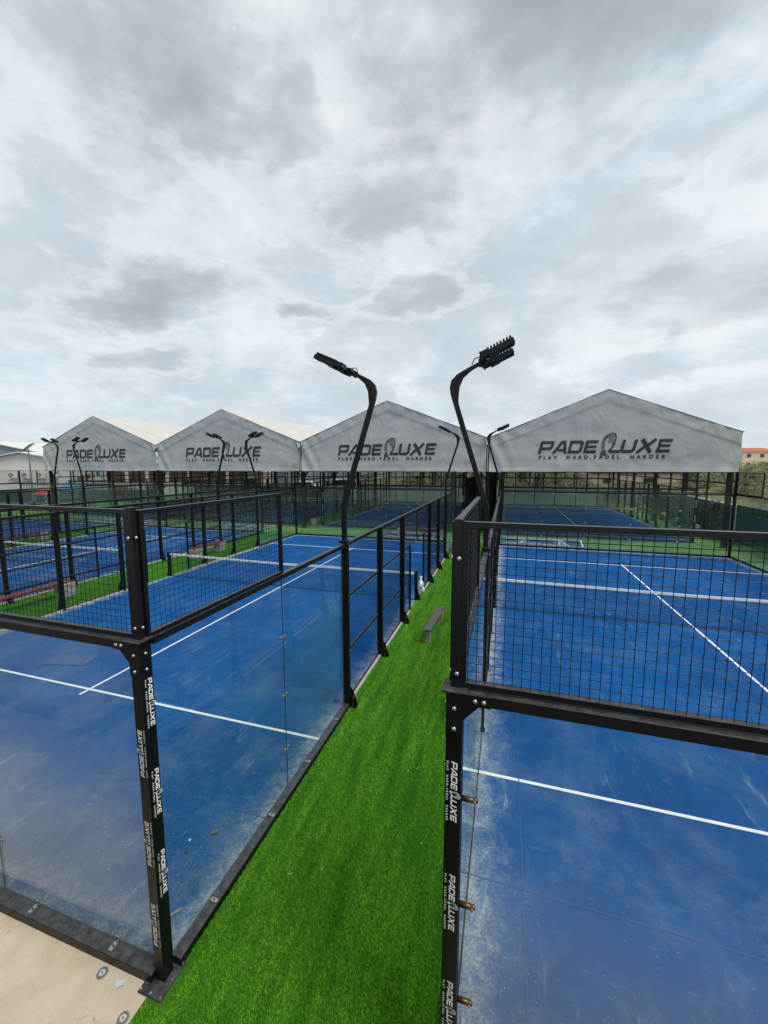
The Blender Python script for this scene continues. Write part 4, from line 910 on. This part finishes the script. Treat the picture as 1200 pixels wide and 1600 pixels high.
# ------------------------------------------------------------------ right side: boundary wall, shrubs, tennis ball stools
def wall_run(nm, p0, p1, h, th, m_, lab, cat='wall', cop=True, z0=-0.02):
    d = Vector((p1[0] - p0[0], p1[1] - p0[1], 0)); L_ = d.length; a = math.atan2(d.y, d.x)
    t = thing(nm, lab, cat, (p0[0], p0[1], z0), a)
    part('wall_body', MB().box(0, L_, -th / 2, th / 2, 0, h), m_, t)
    if cop: part('coping', MB().box(0, L_, -th / 2 - 0.03, th / 2 + 0.03, h, h + 0.06), 'coping', t)
    return t
wall_run('boundary_wall', (15.4, 25.4), (16.95, 46.8), 2.0, 0.2, 'greywall', 'grey rendered boundary wall with pale coping running away on the right')
wall_run('boundary_wall', (16.9, 47.0), (-16, 47.0), 1.9, 0.2, 'greywall', 'low grey boundary wall across the far end behind the courts')
wall_run('board_fence', (15.36, 25.3), (14.5, 12.0), 2.1, 0.06, 'screen', 'dark green screened fence at the right edge, nearer than the grey wall', 'fence', False)
def foliage(mb, c, r, n, s_, jit=0.35, mi=0):
    for k in range(n):
        v = Vector((random.gauss(0, 1), random.gauss(0, 1), random.gauss(0, 1))).normalized() * (random.random() ** 0.35)
        p = Vector((c[0] + v.x * r[0], c[1] + v.y * r[1], c[2] + v.z * r[2])); a = s_ * random.uniform(0.6, 1.4)
        d1 = Vector((random.gauss(0, 1), random.gauss(0, 1), random.gauss(0, .6))).normalized(); d2 = d1.orthogonal().normalized() * a * 0.45; d1 = d1 * a
        mb.add([p - d1 * .5, p + d2, p + d1 * .6, p - d2], [(0, 1, 2, 3)], mi)
def shrub(x, y, h, w, lab, m_='leafdark', n=420, grp='dark shrubs beside the boundary wall', z=0.0, ls=0.13, nm='shrub', cat='shrub'):
    t = thing(nm, lab, cat, (x, y, z), random.uniform(0, 6), grp)
    st = MB(); fo = MB()
    for k in range(5):
        a = random.uniform(0, 6.28); q = (math.cos(a) * w * .3, math.sin(a) * w * .3, h * random.uniform(.6, .9)); st.tube([(0, 0, 0), (q[0] * .4, q[1] * .4, h * .35), q], [0.03, 0.02, 0.008], 5)
        foliage(fo, (q[0], q[1], q[2] * 0.9), (w * .34, w * .34, h * .24), n // 8, ls)
    foliage(fo, (0, 0, h * .45), (w * .5, w * .5, h * .42), n // 3, ls)
    part('stem', st, 'bark', t); part('foliage', fo, m_, t, kind='stuff')
    return t
SH = [(14.5, 26.3, 2.2, 1.5), (15.0, 28.0, 1.9, 1.4), (15.2, 30.2, 1.8, 1.3), (15.5, 32.4, 1.9, 1.5), (15.6, 34.8, 1.7, 1.4), (15.9, 37.2, 1.8, 1.5), (16.0, 39.6, 1.6, 1.5), (16.2, 42.0, 1.7, 1.6), (13.6, 46.0, 1.8, 1.4)]
for i, (x, y, h, w) in enumerate(SH):
    shrub(x, y, h, w, ['tallest dark shrub, nearest along the grey wall on the right', 'second dark shrub along the grey wall, behind the nearest one'][i] if i < 2 else ['third', 'fourth', 'fifth', 'sixth', 'seventh', 'eighth', 'ninth'][i - 2] + ' dark shrub from the front in the receding row along the grey wall')
balls = [(14.35, 27.6), (14.6, 31.2), (14.8, 34.6), (14.95, 37.6), (15.1, 40.6)]
for i, (x, y) in enumerate(balls):
    t = thing('ball_stool', ['nearest yellow green ball stool on the grass by the right wall', 'second yellow green ball stool from the front by the right wall', 'middle yellow green ball stool of the receding row', 'fourth yellow green ball stool of the receding row', 'farthest yellow green ball stool of the receding row'][i], 'ball stool', (x, y, 0), 0.5, 'tennis ball stools in a row')
    part('ball', MB().ball((0, 0, 0.28), 0.32, 18, 12), 'ballgreen', t, smooth=True)
    part('painted_curve', MB().tube([(0.325 * math.cos(a) * math.cos(.5 * math.sin(2 * a)), 0.325 * math.sin(a) * math.cos(.5 * math.sin(2 * a)), 0.28 + 0.325 * math.sin(.5 * math.sin(2 * a))) for a in [2 * math.pi * k / 32 for k in range(33)]], 0.012, 5), 'line', t)

# ------------------------------------------------------------------ hillside behind
mb = MB(); random.seed(11)
for k in range(1700):
    x = random.uniform(-14, 110); y = 49.5 + abs(random.gauss(0, 1)) * 26
    if y > 150: continue
    if 13 < x < 28 and 50 < y < 82: continue
    r = random.uniform(0.8, 2.2); foliage(mb, (x, y, gz(x, y) + r * 0.35), (r, r, r * 0.62), 70, 0.26, mi=0 if random.random() < 0.66 else 1)
part('hillside_scrub', mb, ['leaf', 'leafdry'], None, kind='stuff', label='olive green scrub covering the hillside behind the courts', cat='scrub')
def tree(x, y, h, w, lab, m_='leaf', grp='trees on the hillside', bare=False):
    z = gz(x, y); t = thing('scrub_tree', lab, 'tree', (x, y, z), random.uniform(0, 6), grp)
    tr = MB(); tr.tube([(0, 0, -0.2), (0.05, 0, h * .3), (0.0, 0.1, h * .6), (0.1, 0, h * .85)], [0.14, 0.11, 0.07, 0.03], 7); fo = MB()
    for k in range(9):
        a = k * 2.4; zz_ = h * random.uniform(.35, .9); q = (math.cos(a) * w * .4, math.sin(a) * w * .4, zz_)
        tr.tube([(0, 0, zz_ * .6), (q[0] * .5, q[1] * .5, zz_ * .85), q], [0.05, 0.035, 0.012], 5)
        foliage(fo, q, (w * .24, w * .24, h * .15), 26 if bare else 70, 0.22)
    part('trunk', tr, 'bark', t); part('crown', fo, m_, t, kind='stuff')
TR = [(-3, 52, 5, 3.5), (1.5, 54, 5, 3), (5.5, 52, 4.5, 3), (9, 56, 5, 3.5), (24, 53, 3.2, 3.0), (30, 56, 3.2, 3)]
for i, (x, y, h, w) in enumerate(TR): tree(x, y, h, w, ['first', 'second', 'third', 'fourth', 'fifth', 'sixth', 'seventh', 'eighth', 'ninth', 'tenth'][i] + ' olive green tree counted from the left on the scrub slope behind the far wall', 'leaf' if i % 3 else 'leafdry')
for i in range(9):
    x, y = 52 + i * 3.0, 92 + random.uniform(-4, 6); tree(x, y, random.uniform(2.0, 3.4), 1.8, ['first', 'second', 'third', 'fourth', 'fifth', 'sixth', 'seventh', 'eighth', 'ninth', 'tenth'][i] + ' bare dry tree from the left on the ridge below the orange roofed house', 'leafdry', 'dry trees on the ridge', True)
for i in range(7): tree(-10 + i * 1.7, 51 + random.uniform(-1, 1), 4.4, 1.7, ['first', 'second', 'third', 'fourth', 'fifth', 'sixth', 'seventh', 'eighth', 'ninth', 'tenth'][i] + ' thin dry tree from the left in the row behind the third canopy', 'leafdry', 'dry trees behind the third canopy', True)

# ------------------------------------------------------------------ buildings
def building(nm, lab, loc, rz, sx_, sy_, h, wallm, roof=None, rise=0.0, roofm='roofwhite', ridge='x', wins=(), winm='window', cat='building'):
    t = thing(nm, lab, cat, loc, rz)
    part('wall', MB().box(0, sx_, 0, sy_, 0, h), wallm, t); o = 0.35
    if roof == 'gable':
        if ridge == 'x': poly = [(-o, h - .02), (sy_ / 2, h + rise), (sy_ + o, h - .02), (sy_ + o, h + .14), (sy_ / 2, h + rise + .16), (-o, h + .14)]; part('roof', MB().prism(poly, 'x', -o, sx_ + o), roofm, t); part('gable_wall', MB().prism([(0.01, h), (sy_ - .01, h), (sy_ / 2, h + rise - .04)], 'x', 0.02, sx_ - .02), wallm, t)
        else: poly = [(-o, h - .02), (sx_ / 2, h + rise), (sx_ + o, h - .02), (sx_ + o, h + .14), (sx_ / 2, h + rise + .16), (-o, h + .14)]; part('roof', MB().prism(poly, 'y', -o, sy_ + o), roofm, t); part('gable_wall', MB().prism([(0.01, h), (sx_ - .01, h), (sx_ / 2, h + rise - .04)], 'y', 0.02, sy_ - .02), wallm, t)
    elif roof == 'hip':
        mb = MB(); e = sy_ / 2 * .9; mb.add([(-o, -o, h), (sx_ + o, -o, h), (sx_ + o, sy_ + o, h), (-o, sy_ + o, h), (e, sy_ / 2, h + rise), (sx_ - e, sy_ / 2, h + rise)], [(0, 1, 5, 4), (1, 2, 5), (2, 3, 4, 5), (3, 0, 4), (3, 2, 1, 0)]); part('roof', mb, roofm, t)
    elif roof == 'flat': part('roof', MB().box(-.2, sx_ + .2, -.2, sy_ + .2, h, h + .18), roofm, t)
    for x0_, x1_, z0_, z1_ in wins:
        w = part('window', MB().box(x0_, x1_, -0.06, 0.05, z0_, z1_), 'coping', t); part('pane', MB().box(x0_ + .08, x1_ - .08, -0.075, -0.05, z0_ + .08, z1_ - .08), winm, w)
    return t
# buildings on the left, facades turned towards the courts
A = math.atan2(0.30, 0.955)
w1 = building('annex_building', 'low white annex with air conditioning units on its wall, far left', (-67.5, 33.6, 0), A, 14, 9, 4.9, 'wallwhite', 'gable', 1.3, 'roofwhite', 'y')
building('gabled_hall', 'tall blue grey hall with a white gabled roof behind the white annex', (-103, 44, 0), A, 24, 20, 6.6, 'bluegrey', 'gable', 2.6, 'roofwhite', 'y')
def ac(x, lab):
    d = Vector((math.cos(A), math.sin(A))); p = Vector((-67.5, 33.6)) + d * x + Vector((math.sin(A), -math.cos(A))) * 0.55
    t = thing('air_conditioner', lab, 'air conditioner', (p.x, p.y, 2.75), A, 'air conditioning units on the white annex')
    part('case', MB().bbox(-0.5, 0.5, 0.0, 0.38, 0, 0.85, 0.02), 'ac', t)
    mb = MB(); mb.disc((-0.12, -0.012, 0.43), 0.31, 0.012, 'y', 20); part('fan_grille', mb, 'grille', t)
    mb = MB()
    for k in range(8): a = k * math.pi / 8; mb.bar((-0.12 - .3 * math.cos(a), -0.02, .43 - .3 * math.sin(a)), (-0.12 + .3 * math.cos(a), -0.02, .43 + .3 * math.sin(a)), 0.012, 0.012, upv=(0, 1, 0))
    part('guard', mb, 'ac', t)
    part('bracket', MB().box(-0.45, -0.38, -0.02, 0.5, -0.06, -0.001).box(0.38, 0.45, -0.02, 0.5, -0.06, -0.001).box(-0.42, 0.42, 0.42, 0.5, -0.4, -0.001), 'ac', t)
for x, lab in ((6.0, 'first air conditioning unit from the left on the white annex wall'), (7.8, 'second air conditioning unit from the left on the white annex wall'), (9.8, 'third air conditioning unit, behind the solar lamp pole'), (11.5, 'fourth air conditioning unit, beside the canopy edge')): ac(x, lab)
# solar street lamp
t = thing('solar_street_lamp', 'slim grey street lamp with tilted solar panel in front of the white annex', 'street lamp', (-48.6, 29.2, 0), 0)
part('pole', MB().tube([(0, 0, 0), (0, 0, 6.3)], [0.09, 0.06], 10), 'pole', t)
mb = MB(); mb.box(-0.75, 0.75, -0.4, 0.4, -0.03, 0.03); part('solar_panel', mb, 'solar', t, (-0.1, 0, 6.45), (R(12), R(-36), R(20)))
part('lamp_head', MB().bbox(-0.55, -0.1, -0.12, 0.12, 6.0, 6.1, 0.01), 'pole', t)
# white louvre fence and green shade fence in front of it
t = thing('louvre_fence', 'white fence with upright boards below the air conditioning units', 'fence', (-66, 32.2, 0), A)
for k in range(64): link('board', cached('lb', lambda: MB().box(0, 0.25, -0.02, 0.02, 0.05, 2.0).mesh('board', 'wallwhite')), t, (k * 0.32, 0, 0))
part('rail', MB().box(0, 20.5, 0.025, 0.07, 1.7, 1.8).box(0, 20.5, 0.025, 0.07, 0.3, 0.4), 'wallwhite', t)
wall_run('shade_fence', (-60, 29.5), (-38.4, 36.6), 1.5, 0.05, 'screen', 'dark green shade cloth fence around the playground', 'fence', False)
mb = MB()
for k in range(120): mb.bar((0.2 * k, 0, 0.05), (0.2 * k, 0, 2.1), 0.03, 0.03)
t = thing('railing_fence', 'dark upright railing fence behind the playground', 'fence', (-58, 33.6, 0), A); part('bars', mb, 'blackmat', t, kind='stuff'); part('rail', MB().box(0, 24, 0.02, .05, 1.95, 2.0), 'blackmat', t)
# bunting
t = thing('bunting', 'string of yellow and blue flags beside the leftmost canopy', 'bunting', (-50.2, 34.0, 0), A)
cm = MB(); cm.tube([(0, 0, 2.6), (2.2, 0, 3.1), (4.5, 0, 4.0)], 0.015, 5); part('cord', cm, 'coping', t); part('pole', MB().tube([(0, 0, 0), (0, 0, 2.6)], .04, 6).tube([(4.5, 0, 0), (4.5, 0, 4.0)], .04, 6), 'pole', t)
for k in range(7): part('flag', MB().add([(0, 0, 0), (.5, 0, .1), (.47, .03, -.5), (.04, .05, -.55)], [(0, 1, 2, 3)]), 'yellow' if k % 2 else 'blue', t, (0.2 + k * .6, 0, 2.62 + k * .17))
# long pale building with dark window band
wins = [(0.6 + k * 3.1, 3.3 + k * 3.1, 1.9, 3.7) for k in range(7)]
building('long_building', 'long pale low building with a band of dark windows behind the second canopy', (-56, 43.6, 0), math.atan2(4.3, 14.8), 23, 8, 4.6, 'wallwhite', 'flat', 0, 'roofwhite', wins=wins, winm='brown')
building('kiosk', 'small yellow kiosk right of the long pale building', (-35.3, 49.4, 0), math.atan2(4.3, 14.8), 3.0, 3, 3.4, 'cream', 'flat', 0, 'roofwhite', wins=[(0.5, 2.0, 1.3, 2.5)])
building('site_building', 'pale buff building with a shallow brown roof beyond the rightmost canopy', (14.5, 62, 0.9), 0.2, 12, 6, 2.3, 'cream', 'gable', 1.0, 'brown', 'x', wins=[(1.5, 2.8, .8, 1.7), (7, 8.5, .8, 1.7)])
wn = [(x, x + 1.6, z, z + 1.3) for x in (1.5, 6.5, 11.5, 16.5) for z in (1.0, 4.2)]
h1 = building('orange_roof_house', 'cream two storey house with an orange roof on the ridge at the right edge', (86.5, 180, 3.0), 0.3, 15, 9, 6.3, 'cream', 'hip', 1.6, 'orange', wins=wn[:6])
h2 = building('orange_roof_house', 'lower cream house with an orange roof right of the larger one', (102, 183.5, 3.0), 0.3, 14, 9, 5.0, 'cream', 'hip', 1.2, 'orange', wins=wn[:4])
# parked vehicles behind the third canopy
def van(x, y, rz, m_, lab, ln=4.6, h=2.0, cat='van'):
    t = thing('parked_van' if cat == 'van' else 'parked_car', lab, cat, (x, y, 0), rz, 'vehicles parked behind the canopies')
    prof = [(-ln / 2, .35), (ln / 2 - .1, .35), (ln / 2, .6), (ln / 2 - .05, .95), (ln / 2 - .8, 1.1), (ln / 2 - 1.5, h), (-ln / 2 + .2, h), (-ln / 2, h * .8)]
    part('body', MB().prism(prof, 'y', -0.85, 0.85), m_, t)
    part('window', MB().prism([(-ln / 2 + .35, h * .58), (ln / 2 - 1.05, h * .58), (ln / 2 - 1.6, h * .92), (-ln / 2 + .4, h * .92)], 'y', -0.86, 0.86), 'window', t)
    for xx in (-ln / 2 + .85, ln / 2 - .95):
        for yy in (-0.86, 0.70): part('wheel', MB().disc((xx, yy, .33), .33, .16, 'y', 14), 'rubber', t)
van(-32.5, 52.0, 0.3, 'paintred', 'dark red car parked behind the fence left of the third canopy', 4.4, 1.5, 'car')
van(-27.0, 53.6, 0.3, 'paintwhite', 'white van parked next to the dark red car')
van(-21.0, 55.5, 0.3, 'paintwhite', 'white van parked farthest right behind the third canopy', 5.2, 2.3)
wall_run('low_wall', (-17, 47.0), (-44, 47.5), 1.6, 0.15, 'blackscreen', 'dark low screen wall in front of the parked vehicles', 'wall', False)

# playground behind the left canopy
def play_tower(x, y, roofm, deckm, lab, r_=1.0, h=2.6, slide=None):
    t = thing('play_tower', lab, 'play tower', (x, y, 0), random.uniform(0, 1), 'playground towers')
    for a in (-1, 1):
        for c in (-1, 1): part('post', MB().tube([(a * r_ * .7, c * r_ * .7, 0), (a * r_ * .7, c * r_ * .7, h - .7)], .06, 8), 'yellow' if roofm != 'yellow' else 'pole', t)
    part('deck', MB().box(-r_ * .8, r_ * .8, -r_ * .8, r_ * .8, 1.0, 1.12), deckm, t)
    mb = MB(); n = 12; vs = [(r_ * 1.15 * math.cos(2 * math.pi * k / n), r_ * 1.15 * math.sin(2 * math.pi * k / n), h - .7) for k in range(n)] + [(r_ * .8 * math.cos(2 * math.pi * k / n), r_ * .8 * math.sin(2 * math.pi * k / n), h - .25) for k in range(n)] + [(0, 0, h)]
    mb.add(vs, [(k, (k + 1) % n, n + (k + 1) % n, n + k) for k in range(n)] + [(n + k, n + (k + 1) % n, 2 * n) for k in range(n)] + [tuple(range(n - 1, -1, -1))]); part('roof', mb, roofm, t)
    part('side_panel', MB().box(-r_ * .7, r_ * .7, -r_ * .74, -r_ * .68, 1.15, 1.75), deckm, t)
    if slide: part('slide', MB().prism([(-2.4, .1), (-.75, 1.1), (-.75, 1.2), (-2.4, .2)], 'y', -.3, .3).prism([(-2.4, .2), (-.75, 1.2), (-.75, 1.4), (-2.4, .4)], 'y', -.32, -.28).prism([(-2.4, .2), (-.75, 1.2), (-.75, 1.4), (-2.4, .4)], 'y', .28, .32), slide, t)
play_tower(-43.5, 27.4, 'red', 'blue', 'red roofed play tower left of the leftmost canopy', .95, 2.1, 'blue')
play_tower(-41.0, 28.4, 'blue', 'teal', 'blue roofed play tower beside the second left mast', 1.3, 2.6, 'teal')
play_tower(-37.3, 30.4, 'yellow', 'red', 'yellow roofed play tower in the playground', 1.0, 2.6)
play_tower(-36.6, 34.5, 'red', 'blue', 'red roofed play tower with a blue slide, farthest right in the playground', 1.0, 2.5, 'blue')
for i, (x, y) in enumerate(((-40, 31.5), (-37.8, 27.3), (-45, 31))): shrub(x, y, 1.5, 1.6, ['middle green bush between the play towers', 'nearest green bush in front of the yellow roofed play tower', 'leftmost green bush behind the red roofed play tower'][i], 'leafdark', 300, 'bushes in the playground', nm='bush', cat='bush')

# ------------------------------------------------------------------ the clubhouse behind the photographer (seen in the glass): balcony, parapet, white wall
t = thing('clubhouse', 'white clubhouse with a balcony behind the camera, mirrored in the near glass', 'building', (0, 0, 0))
part('wall', MB().box(-30, -3.5, -6.0, -2.2, 0.25, 4.2), 'wallwhite', t); part('plinth', MB().box(-30, -3.5, -6.0, -2.17, -0.02, 0.25), 'greywall', t)
part('balcony_slab', MB().box(-3.49, 16, -6.0, -2.2, 2.75, 2.95), 'greywall', t)
part('parapet', MB().box(-3.49, 16, -2.2, -2.12, 2.70, 3.0), 'greywall', t)
part('rear_wall', MB().box(-3.49, 16, -6.2, -6.01, -0.02, 2.7), 'brown', t)
for x in (3.4, 9.5): part('pillar', MB().box(x, x + .3, -2.5, -2.21, -0.02, 2.749), 'greywall', t)
